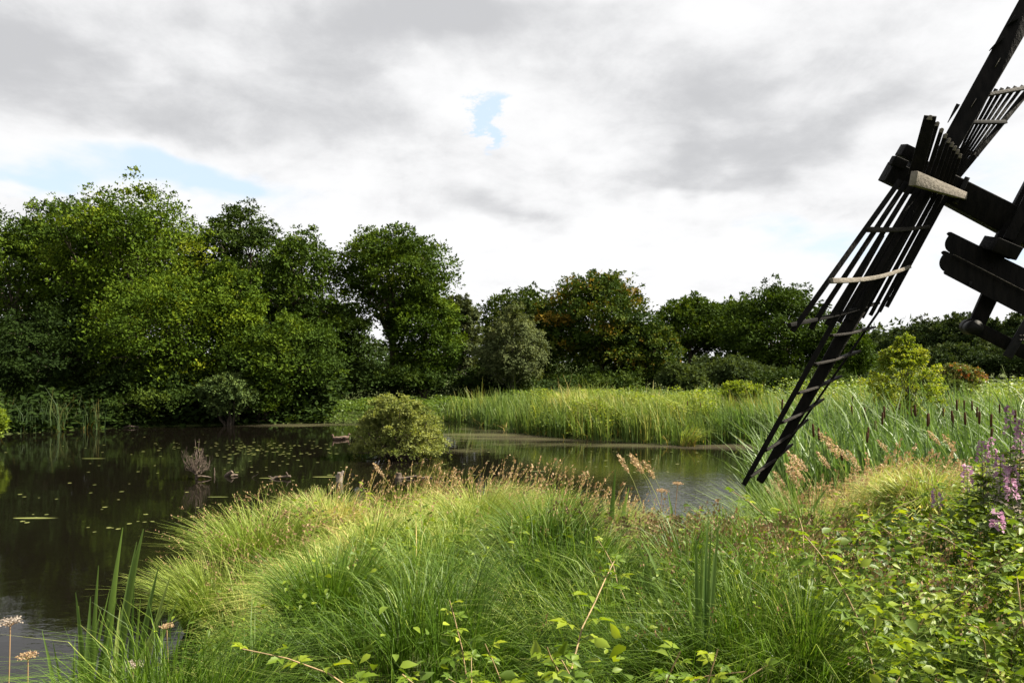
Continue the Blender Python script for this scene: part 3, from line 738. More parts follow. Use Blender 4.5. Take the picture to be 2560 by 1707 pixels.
pick = np.repeat(np.arange(nc), per); k = len(pick)
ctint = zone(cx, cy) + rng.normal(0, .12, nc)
ch = np.clip(.72 + .16 * np.sin(cx * 2.1) * np.cos(cy * 1.7) + rng.normal(0, .08, nc), .35, .95) * np.clip(.55 + .45 * sd, .5, 1)
ch *= 1 - .18 * sst(-cy, -4.5, -2.6)
ch *= 1 - .5 * np.exp(-((cx - 2.7) / .95) ** 2 - ((cy - 9.9) / 1.8) ** 2)
ch *= 1 + .22 * np.exp(-((cx + 1.9) / 1.7) ** 2 - ((cy - 11.2) / 1.3) ** 2)
ch *= 1 - .12 * sst(cx, 2.4, 4)
hv = (np.stack([cx, cy], 1)[:, None] - HUM[None, :, :2]) / HUM[None, :, 2:3]
hd = np.linalg.norm(hv, axis=2); hj = hd.argmin(1); hv = hv[np.arange(nc), hj]; hd = hd[np.arange(nc), hj]
on = hd < 1.9
caz = np.where(on, np.arctan2(hv[:, 1], hv[:, 0]) + rng.normal(0, .35, nc), rng.normal(0.25, 1.0, nc))
cl = np.where(on, .15 + .62 * np.minimum(hd, 1.4), rng.uniform(.2, .9, nc))
ch *= np.where(on, .74 + .36 * np.exp(-hd ** 2 / 1.3), .76)
ctint = ctint + .13 * np.sin(hj * 2.7)
wdg = np.exp(-(np.abs(cx - 0.235 * cy) / (0.085 * cy)) ** 4) * (cy > 6)
ch = np.minimum(ch, .72 - .44 * wdg)
ch *= 1 - .4 * sst(-cx, 1.4, 2.4) * sst(-cy, -6.6, -5.2)
ang = rng.uniform(0, 6.28, k); rr = np.abs(rng.normal(0, .085, k))
x = cx[pick] + rr * np.cos(ang); y = cy[pick] + rr * np.sin(ang)
base = np.stack([x, y, ground_z(x, y) - .02], 1)
# blend radial lean with the clump's own lean
lv = np.stack([np.cos(ang) * .45 + cl[pick] * np.cos(caz[pick]), np.sin(ang) * .45 + cl[pick] * np.sin(caz[pick])], 1) + rng.normal(0, .12, (k, 2))
ln = np.hypot(lv[:, 0], lv[:, 1])
mb = MB()
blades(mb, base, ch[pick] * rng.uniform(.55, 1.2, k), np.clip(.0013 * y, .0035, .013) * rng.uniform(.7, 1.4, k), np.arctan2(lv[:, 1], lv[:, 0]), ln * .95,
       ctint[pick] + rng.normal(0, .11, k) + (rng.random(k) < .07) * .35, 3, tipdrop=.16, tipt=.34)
props(mb.build('meadow_grass', 'grass'), 'tall yellow-green grass covering the near bank and point', 'grass', kind='stuff')
print('grass', k)

# short under-storey so that no bare soil shows, tinted dark to paint shade into the hollows
x, y = frustum(42000, 2.1, 15.0, 1.5)
sd = pond_sd(x, y); q = sd > .02; x, y = x[q], y[q]; k = len(x)
mb = MB()
blades(mb, np.stack([x, y, ground_z(x, y) - .02], 1), rng.uniform(.14, .38, k), np.clip(.0016 * y, .005, .016), rng.uniform(0, 6.28, k), rng.uniform(.2, 1.0, k), .06 + rng.normal(0, .14, k) + .15 * sst(x, 2.5, 4) * sst(y, 7, 9), 2)
props(mb.build('undergrass', 'grass'), 'short green grass growing under the tall grass', 'grass', kind='stuff')

# ------------------------------------------------------------------ grass seed heads (loose, uncountable)
def seedheads(name, label, pts, h, mat, stem_t, head_len, nper, spread, seed, az0=.2, lean0=.25, size=.012, cat='grass heads', stemw=.0035):
    global rng
    rng = np.random.default_rng(seed); mb = MB(); sb = MB()
    x, y = pts; k = len(x)
    base = np.stack([x, y, ground_z(x, y)], 1)
    ht = h * rng.uniform(.8, 1.2, k); az_ = rng.normal(az0, .8, k); ln = lean0 * rng.uniform(.3, 1.6, k)
    blades(mb, base, ht, np.full(k, stemw) * np.clip(y / 6, .8, 2.2), az_, ln, np.full(k, stem_t), 4, tip=.5)
    d = np.stack([np.cos(az_), np.sin(az_), np.zeros(k)], 1)
    pk = np.repeat(np.arange(k), nper); t = 1 - head_len * rng.random(len(pk))
    pos = base[pk] + d[pk] * (ln * ht)[pk, None] * (t ** 2)[:, None]
    pos[:, 2] += ht[pk] * (t - .3 * np.minimum(ln[pk], 1.2) * t ** 3)
    prof = np.sin(np.pi * np.clip((t - (1 - head_len)) / head_len, .02, 1)) ** .6
    pos += rng.normal(0, 1, (len(pk), 3)) * spread * prof[:, None]
    fw = norm(rng.normal(0, .5, (len(pk), 3)) + np.array([0, 0, 1.]) + d[pk] * .4)
    scatter(sb, RH_V, RH_Q, pos, fw, rng.normal(0, 1, (len(pk), 3)), size * np.clip(y[pk] / 6, .8, 2.4) * rng.uniform(.7, 1.5, len(pk)), .5 + rng.normal(0, .22, len(pk)))
    o_ = sb.build(name, mat); props(o_, label, cat, kind='stuff')
    s_ = mb.build('stems', 'grass', o_); s_['kind'] = 'stuff'
    return o_
def region(n, fx, fy, sx, sy, seed):
    r = np.random.default_rng(seed)
    x = r.normal(fx, sx, n); y = r.normal(fy, sy, n)
    sd = pond_sd(x, y); q = (sd > .08) & (y > 2.3)
    return x[q], y[q]
seedheads('purple_grass_heads', 'reddish grass heads along the water side of the grassy point', region(90, -1.5, 12.0, 1.5, .45, 1), .95, 'rushflower', .9, .30, 9, .006, 41, size=.022)
seedheads('grass_heads', 'fine pinkish grass heads over the middle of the point', region(420, .7, 10.4, 1.6, 1.5, 2), .85, 'seed', .8, .30, 9, .008, 42, size=.018)
seedheads('straw_grass_heads', 'tan feathery grass heads in front of the bulrush bed', region(300, 6.6, 12.8, 2.4, .8, 3), .80, 'seed', .85, .28, 16, .016, 43, size=.02)
seedheads('meadow_grass_heads', 'straw coloured grass heads on the right bank', region(420, 5.4, 10.6, 1.7, 1.4, 4), .62, 'seed', .82, .28, 9, .008, 44, size=.016)
seedheads('brown_rush_flowers', 'brown rush flowers in the hollow right of centre', region(1000, 1.75, 6.4, .6, 1.0, 5), .58, 'rushflower', .6, .16, 12, .020, 45, size=.024)
seedheads('near_rush_flowers', 'brown rush flowers in the shade at the bottom of the picture', region(260, 1.75, 4.6, .7, .9, 6), .62, 'rushflower', .4, .12, 12, .018, 46, size=.014)
seedheads('point_rush_flowers', 'brown rush flowers on the left tip of the point', region(380, -3.2, 9.2, .7, 1.3, 7), .60, 'rushflower', .5, .14, 10, .016, 47, size=.016, az0=2.6)
seedheads('straggling_rushes', 'long straggling rush stems leaning out over the dark water', region(420, -3.4, 9.0, .45, 1.6, 17), .98, 'rushflower', .6, .10, 5, .010, 51, size=.014, az0=2.7, lean0=.55, stemw=.0045)
seedheads('long_grass_stems', 'long pale grass stems standing above the point', region(220, -1.2, 10.4, 1.8, 1.2, 18), 1.0, 'seed', .85, .18, 6, .006, 52, size=.014, lean0=.35)
seedheads('corner_grass_heads', 'pinkish grass heads in the lower left corner', region(170, -2.9, 5.2, .8, .7, 8), .45, 'seed', .7, .28, 16, .010, 48, size=.014)

# ------------------------------------------------------------------ rush tussocks
def tussock(label, px, py, d, h, rad, n, tint, seed, lean=.8, az0=None):
    global rng
    rng = np.random.default_rng(seed)
    x0 = (px - 1280) / F * d
    z0 = float(ground_z(np.array([x0]), np.array([float(d)]))[0])
    root = empty('rush_tussock', (x0, d, z0), label, 'tussock', 'rush tussocks on the near bank')
    mb = MB()
    ang = rng.uniform(0, 6.28, n); rr = rad * rng.random(n) ** .5 * .5
    base = np.stack([rr * np.cos(ang), rr * np.sin(ang), np.full(n, -.03)], 1)
    a2 = ang + rng.normal(0, .5, n)
    if az0 is not None: a2 = np.where(rng.random(n) < .5, az0 + rng.normal(0, .5, n), a2)
    blades(mb, base, h * rng.uniform(.5, 1.1, n), rng.uniform(.0035, .0065, n) * max(1, d / 6), a2, lean * rr / rad * 2 * rng.uniform(.5, 1.2, n) + .1, tint + rng.normal(0, .1, n), 4, curl=.6, tip=.25)
    o_ = mb.build('blades', 'grass', root); o_['kind'] = 'stuff'
    return root
tussock('big arching tussock of fine green rush at the left tip of the point', 640, 0, 9.6, 1.05, .55, 2200, .42, 301, .9)
tussock('pale tussock spilling leftwards over the dark water', 520, 0, 8.6, .85, .5, 1800, .48, 302, 1.0, 3.0)
tussock('deep green tussock low left of the middle at the bottom edge', 820, 0, 4.7, .62, .34, 1500, .12, 303, .8)
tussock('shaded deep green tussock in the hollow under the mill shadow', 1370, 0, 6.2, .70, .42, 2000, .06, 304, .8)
tussock('pale combed tussock bending right on top of the point', 1200, 0, 9.4, .80, .5, 1800, .62, 305, 1.1, 0.0)
tussock('grey-green spiky rush fanning upward left of the brambles', 2020, 0, 6.4, 1.0, .42, 1500, .30, 306, .9, 2.4)
tussock('second spiky rush fanning left beside the bramble patch', 1900, 0, 5.2, .80, .36, 1200, .22, 307, 1.0, 2.6)
tussock('straw tipped tussock where the point meets the inlet', 1530, 0, 9.8, .75, .5, 1700, .66, 308, .9, .3)
tussock('tussock of silvery grass beside the last rung of the sail', 1980, 0, 10.6, .7, .5, 1500, .58, 309, .9)
tussock('rush clump at the very bottom right of centre', 1640, 0, 3.9, .55, .3, 900, .2, 310, .9)
tussock('pale mound of grass at the waterline behind the left tussock', 820, 0, 11.2, .85, .5, 1700, .60, 311, .9, 2.8)

# ------------------------------------------------------------------ brambles
def compound_leaf(nleaf, seed):
    r = np.random.default_rng(seed); mb = MB()
    dirs = {3: [(0, 1, 1.0), (.85, .35, .85), (-.85, .35, .85)], 5: [(0, 1, 1.0), (.85, .45, .9), (-.85, .45, .9), (.75, -.35, .62), (-.75, -.35, .62)]}[nleaf]
    for (dx_, dy_, s_) in dirs:
        f = np.array([[dx_, dy_, r.uniform(-.25, .12)]]); nr = np.array([[r.normal(0, .2), r.normal(0, .2), 1.]])
        p = np.array([[dx_ * .06, dy_ * .06 + .45, 0.]])
        scatter(mb, LF_V, LF_Q, p, f, nr, [s_ * .62], [.35 + r.uniform(0, .5)])
    v, q = tube([(0, 0, 0), (0, .25, .02), (0, .5, 0)], .012, 3)
    mb.add(v, q, .6)
    me = mb.mesh('leaf', True); me.materials.append(M['bramble'])
    return me
LEAVES = [compound_leaf(3, 1), compound_leaf(5, 2), compound_leaf(3, 3), compound_leaf(5, 4)]

def bramble_proto(seed, length, nl, arch):
    r = np.random.default_rng(seed)
    root = bpy.data.objects.new('bramble_shoot', None); COL.objects.link(root)
    s = np.linspace(0, 1, 9)
    az_ = r.uniform(0, 6.28)
    out_ = arch * length * s ** 1.7; z = length * (s - .33 * arch * s ** 2.6)
    wob = r.normal(0, .012, 9) * length
    pts = np.stack([out_ * math.cos(az_) + wob, out_ * math.sin(az_) - wob, z], 1)
    sb = MB(); sb.add(*tube(pts, np.linspace(.0055, .0022, 9), 5)); sb.build('stem', 'stem', root, True)
    for i in range(nl):
        t = .28 + .72 * (i + .5) / nl
        p = np.array([np.interp(t, s, pts[:, k_]) for k_ in range(3)])
        a = i * 2.4 + r.uniform(-.4, .4)
        o = bpy.data.objects.new('leaf', LEAVES[int(r.integers(0, 4))]); COL.objects.link(o); o.parent = root
        o.location = p
        sc_ = .135 * r.uniform(.75, 1.2) * (1 - .5 * max(0, t - .6) / .4)
        o.scale = (sc_,) * 3
        el_ = r.uniform(-.1, .35) + .6 * max(0, t - .75)
        o.rotation_euler = (el_, r.uniform(-.35, .35), a)
    return root
def copy_thing(src, loc, rz, s, label=None, tilt=(0, 0)):
    r_ = src.copy(); COL.objects.link(r_); r_.location = loc; r_.rotation_euler = (tilt[0], tilt[1], rz); r_.scale = (s,) * 3
    if label: r_['label'] = label
    for ch in src.children:
        c = ch.copy(); COL.objects.link(c); c.parent = r_
    return r_
protos = [bramble_proto(i, L, nl, ar) for i, (L, nl, ar) in enumerate([(.85, 13, .45), (.7, 11, .25), (1.0, 14, .7), (.6, 10, .15), (.8, 12, .9), (.5, 9, .35)])]
for p in protos:
    props(p, 'bramble shoot with toothed green leaves in the thicket', 'bramble', 'bramble shoots in the near thicket')
r = np.random.default_rng(77)
spots = []
# px, ground distance, scale
special = [(1400, 3.1, 1.0, 'bramble shoot with upright tip in front of the shaded tussock'), (1180, 3.4, .9, 'bramble shoot at the left end of the bottom bramble clump'),
           (1590, 4.0, .8, 'small bramble shoot standing before the tall cattail blades'), (2530, 2.5, .9, 'pale bramble leaves in the bottom right corner'),
           (1950, 2.7, .7, 'young bramble shoot poking up at the bottom edge right of the middle'), (2250, 3.8, 1.1, 'tall pale bramble shoot lifted above the right thicket'),
           (240, 4.6, .8, 'bramble shoot below the left cattail blades'), (960, 6.4, .8, 'lone bramble shoot in the middle of the grassy point'),
           (1240, 7.2, .8, 'yellowish bramble tip among pale grass in the centre'), (2080, 7.6, 1.0, 'bright bramble shoot at the top left of the right thicket'),
           (120, 4.4, .6, 'small bramble shoot in the bottom left corner'), (1640, 8.6, .8, 'bramble shoot near the inlet left of the mill sail tip')]
for (px, d, s, lb) in special: spots.append(((px - 1280) / F * d, d, s, lb))
while len(spots) < 175:
    q = r.random()
    if q < .84: x, y = r.uniform(1.3, 6.0), r.uniform(2.6, 8.8)
    elif q < .94: x, y = r.normal(.02, .28), r.normal(2.85, .22)
    else: x, y = r.uniform(-2.5, 3), r.uniform(5.5, 11)
    if abs(x) > .70 * y + .3 or y < 2.2: continue
    if q < .84 and x < .85 + .15 * y: continue
    if float(pond_sd(np.array([x]), np.array([y]))[0]) < .4: continue
    spots.append((x, y, r.uniform(.7, 1.15), None))
def bramble_label(x, y):
    if x < .8 and y < 4: return 'bramble shoot in the low leafy clump at the bottom middle'
    if x < .85 + .14 * y: return 'bramble shoot growing up through the long grass of the point'
    if y < 4.3: return 'bramble shoot at the shaded front of the right thicket'
    if y < 6.6: return 'bramble shoot in the sunny middle of the right thicket'
    return 'bramble shoot at the top of the right thicket by the fireweed'
for i, (x, y, s, lb) in enumerate(spots):
    z = float(ground_z(np.array([x]), np.array([y]))[0])
    p = protos[i % 6]
    if i < 6:
        p.location = (x, y, z); p.rotation_euler = (0, 0, r.uniform(0, 6.28)); p.scale = (s,) * 3
        if lb: p['label'] = lb
    else:
        c = copy_thing(p, (x, y, z), r.uniform(0, 6.28), s, None, (r.normal(0, .12), r.normal(0, .12)))
        c['label'] = lb or bramble_label(x, y)

# dense undergrowth of bramble and herb leaves between the shoots
rng = np.random.default_rng(51)
x, y = frustum(62000, 2.1, 10, 1.3)
bw = is_bramble(x, y); sd = pond_sd(x, y)
q = (sd > .2) & (rng.random(len(x)) < np.clip(bw - .02, 0, 1) * .82)
x, y = x[q], y[q]; k = len(x)
hh = .52 + .18 * np.sin(x * 3.1 + 1) * np.cos(y * 2.7) + .16 * np.sin(x * 6.3 + 2 * np.sin(y * 3.3)) + .06 * np.sin(y * 9) + .16 * sst(x - .5 * y, .1, 1.3)
z = ground_z(x, y) + hh * rng.uniform(.05, 1, k) ** .6
fwd = norm(rng.normal(0, 1, (k, 3)) * np.array([1, 1, .35])); nr = norm(rng.normal(0, .62, (k, 3)) + np.array([0, 0, 1]))
mb = MB()
scatter(mb, LS_V, LS_Q, np.stack([x, y, z], 1), fwd, nr, np.clip(rng.lognormal(-2.85, .32, k), .03, .085), .54 + .2 * np.sin(x * 2.3) * np.sin(y * 2.9) + rng.normal(0, .2, k))
props(mb.build('bramble_undergrowth', 'undergrowth', smooth=True), 'thick low bramble and herb leaves on the right bank', 'undergrowth', kind='stuff')
print('undergrowth', k)
# patches of small bright herbs between the tussocks
mb = MB(); rng = np.random.default_rng(52)
for (hx, hy, hr, hn) in [(-1.35, 6.9, .55, 900), (-2.0, 5.6, .4, 500), (-.6, 8.2, .5, 500), (1.3, 8.9, .7, 800), (.5, 10.6, .8, 500), (-.2, 5.0, .4, 500), (1.15, 4.0, .35, 500), (2.6, 8.2, .6, 600), (-1.3, 4.2, .3, 350)]:
    hn = int(hn * .45)
    x = rng.normal(hx, hr, hn); y = rng.normal(hy, hr * .8, hn)
    q = pond_sd(x, y) > .2; x, y = x[q], y[q]; k = len(x)
    z = ground_z(x, y) + rng.uniform(.35, .62, k)
    scatter(mb, LS_V, LS_Q, np.stack([x, y, z], 1), norm(rng.normal(0, 1, (k, 3)) * np.array([1, 1, .5])), norm(rng.normal(0, .5, (k, 3)) + np.array([0, 0, 1])), rng.uniform(.022, .05, k), .55 + rng.normal(0, .18, k))
props(mb.build('low_herbs', 'undergrowth', smooth=True), 'patches of small bright yellow-green herbs between the tussocks', 'herbs', kind='stuff')

# ------------------------------------------------------------------ broad cattail leaves near the camera
def leaf_strip(mb, p0, h, w, az_, lean, tint, twist=.6, n=9):
    s = np.linspace(0, 1, n)
    d = np.array([math.cos(az_), math.sin(az_), 0])
    c = np.array(p0)[None] + d[None] * (lean * h * s ** 2)[:, None]
    c[:, 2] += h * (s - .15 * lean * s ** 3)
    th = .25 * math.sin(az_ * 3 + h * 9) + twist * s
    side = np.stack([np.cos(th), np.sin(th), 0 * s], 1)
    nrm = np.stack([-np.sin(th), np.cos(th), 0 * s], 1)
    ww = w * .5 * np.minimum(1, (1.02 - s) * 3.0) ** .8
    V = np.stack([c - side * ww[:, None], c + nrm * (ww * .25)[:, None], c + side * ww[:, None]], 1).reshape(-1, 3)
    Q = []
    for i in range(n - 1):
        a = 3 * i; e = a + 3
        Q += [(a, a + 1, e + 1, e), (a + 1, a + 2, e + 2, e + 1)]
    mb.add(V, Q, tint)
def cattail_plant(label, px, d, leaves, seed):
    r = np.random.default_rng(seed)
    x0 = (px - 1280) / F * d; z0 = float(ground_z(np.array([x0]), np.array([float(d)]))[0])
    root = empty('cattail_plant', (x0, d, z0), label, 'cattail', 'cattail plants on the near bank')
    for (dpx, top, lean, wpx) in leaves:
        dx_ = dpx / F * d
        h = CH + (HZ - top) / F * d - z0
        mb = MB()
        leaf_strip(mb, (dx_, r.uniform(-.08, .08), -.05), h, 1.35 * wpx / F * d, 0 if lean > 0 else math.pi, abs(lean), .45 + r.normal(0, .2), r.uniform(-.8, .8))
        mb.build('leaf', 'cattail_leaf', root, True)
    return root
cattail_plant('tall cattail clump standing by the dark water lower left', 255, 5.7,
    [(-10, 1292, .08, 17), (0, 1296, .12, 18), (5, 1330, .1, 12), (-22, 1385, .04, 12), (-50, 1440, .12, 11), (-45, 1462, .14, 10), (-62, 1485, .12, 10), (20, 1440, .26, 9),
     (50, 1450, .03, 10), (-70, 1570, 0.02, 7), (-35, 1530, .1, 10), (10, 1500, .05, 12), (-15, 1450, -.06, 12), (30, 1560, .1, 8)], 1)
cattail_plant('cattail blades fanning at the left foot of the tall clump', 200, 5.6,
    [(0, 1500, -.02, 11), (-14, 1540, -.12, 9), (10, 1470, .03, 12), (-22, 1580, -.1, 8), (18, 1560, .08, 9), (28, 1600, .12, 8)], 21)
cattail_plant('shorter cattail clump right of the tall one by the dark water', 330, 5.9,
    [(0, 1383, .12, 12), (12, 1402, .16, 10), (8, 1450, .22, 10), (-8, 1480, .05, 9), (25, 1530, .1, 7), (-18, 1520, -.05, 7)], 2)
cattail_plant('narrow dark cattail clump rising right of the centre foreground', 1755, 3.6,
    [(-3, 1290, .01, 8), (10, 1300, .03, 8), (0, 1240, .03, 9), (8, 1262, .05, 9), (-8, 1310, -.02, 10), (16, 1360, .06, 9), (-14, 1420, -.05, 8), (4, 1330, .02, 9)], 3)
cattail_plant('leaning cattail blades crossing the centre right hollow', 1690, 4.3,
    [(0, 1310, -.28, 9), (-20, 1380, -.35, 8), (10, 1430, -.3, 8), (-30, 1300, -.25, 8)], 4)
cattail_plant('group of three upright cattail blades behind the shaded tussock', 1525, 8.4,
    [(0, 1160, .05, 9), (14, 1200, .12, 9), (24, 1262, .1, 9), (-8, 1290, .02, 8), (34, 1300, .1, 8)], 5)
cattail_plant('cattail blades in front of the inlet water left of the sail tip', 1840, 10.6,
    [(0, 1230, .04, 9), (20, 1236, .12, 9), (-22, 1250, -.06, 8), (30, 1270, .14, 9), (-48, 1240, .02, 7)], 6)
cattail_plant('cattail blades to the left of the inlet among brown rush flowers', 1700, 9.0,
    [(0, 1215, -.10, 9), (-12, 1300, .04, 8), (16, 1330, .14, 9), (26, 1350, .16, 8)], 7)
cattail_plant('two curved cattail blades beside the last rung of the sail', 1975, 9.4,
    [(0, 1190, .35, 8), (-16, 1260, -.12, 9), (6, 1300, .05, 8)], 8)

# ------------------------------------------------------------------ bulrush stalks with brown heads
def make_bulrush():
    root = empty('bulrush_stalk', (0, 0, 0))
    sb = MB(); sb.add(*tube([(0, 0, -.2), (.01, 0, .8), (.02, 0, 1.72), (.02, 0, 1.98)], [.009, .008, .006, .003], 5)); sb.build('stem', 'cattail_leaf', root)
    hb = MB(); hb.add(*tube([(.015, 0, 1.62), (.016, 0, 1.635), (.018, 0, 1.74), (.02, 0, 1.84), (.02, 0, 1.855)], [.004, .019, .021, .019, .004], 8)); hb.build('seed_head', 'cigar', root, True)
    return root
bul = make_bulrush()
props(bul, 'bulrush stalk with brown seed head among the reeds', 'bulrush', 'bulrush stalks with brown heads')
bs = [(2220, 1030), (2197, 1045), (2206, 1062), (2227, 1018), (2257, 1020), (2290, 1028), (2296, 1025), (2317, 1048), (2335, 1045), (2356, 1030), (2376, 1050), (2393, 1012), (2388, 1040), (2415, 1012),
      (2421, 1046), (2441, 1044), (2438, 1014), (2161, 1030), (2160, 1080), (2163, 1092), (2046, 1075), (2060, 1085), (2105, 1140), (2466, 1050), (2462, 1082), (2536, 1040), (2140, 1025), (2133, 1000), (1944, 1008), (2440, 1030), (2500, 1020), (1720, 1008), (1750, 1012)]
r = np.random.default_rng(9)
for i, (px, py) in enumerate(bs):
    zh = 1.72 * r.uniform(.92, 1.1) + .2
    d = (CH - zh) * F / (py - HZ); d = min(max(d, 12.5), 28)
    if px < 1900: d = 28.6; zh = CH - (py - HZ) / F * d
    x = (px - 1280) / F * d
    zz = CH - (py - HZ) / F * d
    z0 = max(0.0, float(ground_z(np.array([x]), np.array([d]))[0]))
    s = (zz - z0) / 1.74
    o = bul if i == 0 else copy_thing(bul, (0, 0, 0), 0, 1)
    o['label'] = ('bulrush stalk with brown head left of the mill sail' if px < 1900 else 'bulrush stalk with low brown head close to the mill sail' if px < 2150 else 'bulrush stalk with brown head in front of the birch sapling' if px < 2345 else 'bulrush stalk with brown head between sapling and fireweed')
    o.location = (x, d, z0); o.scale = (max(s, .9),) * 2 + (s,); o.rotation_euler = (r.normal(0, .03), r.normal(0, .05), r.uniform(0, 6))

# ------------------------------------------------------------------ tan plumes near the sail tip
def make_plume(seed):
    r = np.random.default_rng(seed)
    root = empty('grass_plume', (0, 0, 0))
    s = np.linspace(0, 1, 8); pts = np.stack([.42 * s ** 2.2 * -1, 0 * s, 1.2 * (s - .06 * s ** 3)], 1)
    sb = MB(); sb.add(*tube(pts, np.linspace(.004, .0015, 8), 4), .8); sb.build('stem', 'grass', root)
    n = 130; t = 1 - .20 * r.random(n)
    pos = np.stack([np.interp(t, s, pts[:, k_]) for k_ in range(3)], 1) + r.normal(0, 1, (n, 3)) * (.020 * np.sin(np.pi * np.clip((t - .8) / .2, .05, 1)) ** .5)[:, None]
    fb = MB(); scatter(fb, RH_V, RH_Q, pos, norm(np.array([[-.6, 0, .6]]) + r.normal(0, .35, (n, 3))), r.normal(0, 1, (n, 3)), r.uniform(.012, .034, n), .8 + r.normal(0, .2, n))
    fb.build('plume', 'seed', root)
    return root
pl = [make_plume(1), make_plume(2)]
for p in pl: props(p, 'tan feathery grass plume leaning beside the lower sail tip', 'grass plume', 'tan grass plumes by the lower sail tip')
r = np.random.default_rng(19)
pp = [(1965, 1175), (1990, 1160), (1975, 1190), (2005, 1165), (1940, 1200), (1930, 1215), (1950, 1225), (1960, 1240), (1945, 1250), (2060, 1110), (2045, 1120), (2110, 1140), (2130, 1145), (1985, 1205), (1998, 1190), (2060, 1160), (1925, 1240), (2210, 1120), (2340, 1100), (2365, 1110),
      (1590, 1165), (1570, 1160), (1545, 1170), (1605, 1175), (945, 1180), (2140, 1165)]
for i, (px, py) in enumerate(pp):
    d = r.uniform(11.0, 12.6) if px > 1700 else 11.6
    x = (px - 1280) / F * d; zt = CH - (py - HZ) / F * d
    z0 = max(.1, float(ground_z(np.array([x]), np.array([d]))[0]))
    s = max(.5, (zt - z0) / 1.0)
    o = pl[i] if i < 2 else copy_thing(pl[i % 2], (0, 0, 0), 0, 1)
    o.location = (x + .35 * s, d, z0); o.scale = (s,) * 3; o.rotation_euler = (0, 0, r.normal(0, .5))
    if px < 1700: o['label'] = 'tan grass plume on the water side of the grassy point'

# ------------------------------------------------------------------ fireweed
def fireweed(label, px, top, d, seed, fluff=.4, hh=1.3):
    r = np.random.default_rng(seed)
    x0 = (px - 1280) / F * d; z0 = float(ground_z(np.array([x0]), np.array([float(d)]))[0])
    h = CH + (HZ - top) / F * d - z0
    root = empty('fireweed', (x0, d, z0), label, 'fireweed', 'pink fireweed plants at the right edge')
    lx, ly = r.normal(0, .06, 2)
    s = np.linspace(0, 1, 8); pts = np.stack([lx * s ** 2, ly * s ** 2, h * s], 1)
    sb = MB(); sb.add(*tube(pts, np.linspace(.006, .002, 8), 5), .3); sb.build('stem', 'redtip', root, True)
    n = 70; t = r.uniform(.15, .72, n); a = r.uniform(0, 6.28, n)
    pos = np.stack([np.interp(t, s, pts[:, k_]) for k_ in range(3)], 1)
    fb = MB(); scatter(fb, LS_V * np.array([.45, 1, 1]), LS_Q, pos, np.stack([np.cos(a), np.sin(a), r.uniform(-.1, .5, n)], 1), np.array([[0, 0, 1.]]) + r.normal(0, .2, (n, 3)), r.uniform(.07, .14, n), .5 + r.normal(0, .2, n))
    fb.build('leaves', 'undergrowth', root, True)
    n = 62; t = r.uniform(.82, .985, n); a = r.uniform(0, 6.28, n)
    pos = np.stack([np.interp(t, s, pts[:, k_]) for k_ in range(3)], 1)
    pos += np.stack([np.cos(a), np.sin(a), 0 * a], 1) * (.012 + .05 * (1 - t)[:, None] * 2)
    pb = MB(); scatter(pb, RH_V * np.array([1.6, 1, 1]), RH_Q, pos, np.stack([np.cos(a), np.sin(a), r.normal(0, .5, n)], 1), r.normal(0, 1, (n, 3)), r.uniform(.018, .034, n), .6 + r.normal(0, .25, n))
    pb.build('flowers', 'pink', root)
    if fluff > 0:
        n = int(160 * fluff); t = r.uniform(.5, .8, n); a = r.uniform(0, 6.28, n)
        pos = np.stack([np.interp(t, s, pts[:, k_]) for k_ in range(3)], 1) + np.stack([np.cos(a), np.sin(a), 0 * a], 1) * r.uniform(.01, .07, (n, 1))
        qb = MB(); scatter(qb, RH_V * np.array([.6, 1, 1]), RH_Q, pos, r.normal(0, 1, (n, 3)), r.normal(0, 1, (n, 3)), r.uniform(.02, .045, n), r.random(n))
        qb.build('seed_fluff', 'fluff', root)
for a in [('tallest fireweed spike against the right picture edge', 2528, 1008, 6.2, 1, .2), ('fireweed spike just below the tallest one', 2545, 1040, 6.6, 2, .5), ('pink fireweed spike left of the tallest ones', 2500, 1062, 6.8, 3, .5),
          ('fireweed gone to white fluff left of the pink spikes', 2462, 1095, 6.6, 4, 1.0), ('fluffy fireweed leaning at the right edge', 2500, 1130, 6.1, 5, 1.0), ('short fireweed with pink tip over the brambles', 2418, 1160, 6.6, 6, .3),
          ('low pink fireweed among bright herbs at the right edge', 2535, 1160, 5.8, 7, .7), ('small pink fireweed tip standing in the bramble patch', 2357, 1218, 6.4, 8, .0), ('fireweed with sparse pink flowers at the thicket edge', 2545, 1190, 5.4, 9, .6),
          ('tiny pink flower spike low in the right thicket', 2506, 1270, 5.0, 10, .0), ('half seeded fireweed behind the fluffy ones', 2490, 1090, 7.2, 11, .9)]:
    fireweed(*a)

# small yellow flowers
mb = MB(); r = np.random.default_rng(3); n = 90
x = r.normal(4.1, .35, n); y = r.normal(8.4, .4, n)
scatter(mb, RH_V * np.array([1.6, 1, 1]), RH_Q, np.stack([x, y, ground_z(x, y) + r.uniform(.45, .7, n)], 1), r.normal(0, 1, (n, 3)), r.normal(0, 1, (n, 3)), r.uniform(.02, .035, n), r.random(n))
props(mb.build('yellow_flowers', 'yellow'), 'scattered small yellow flowers above the right thicket', 'flowers', kind='stuff')

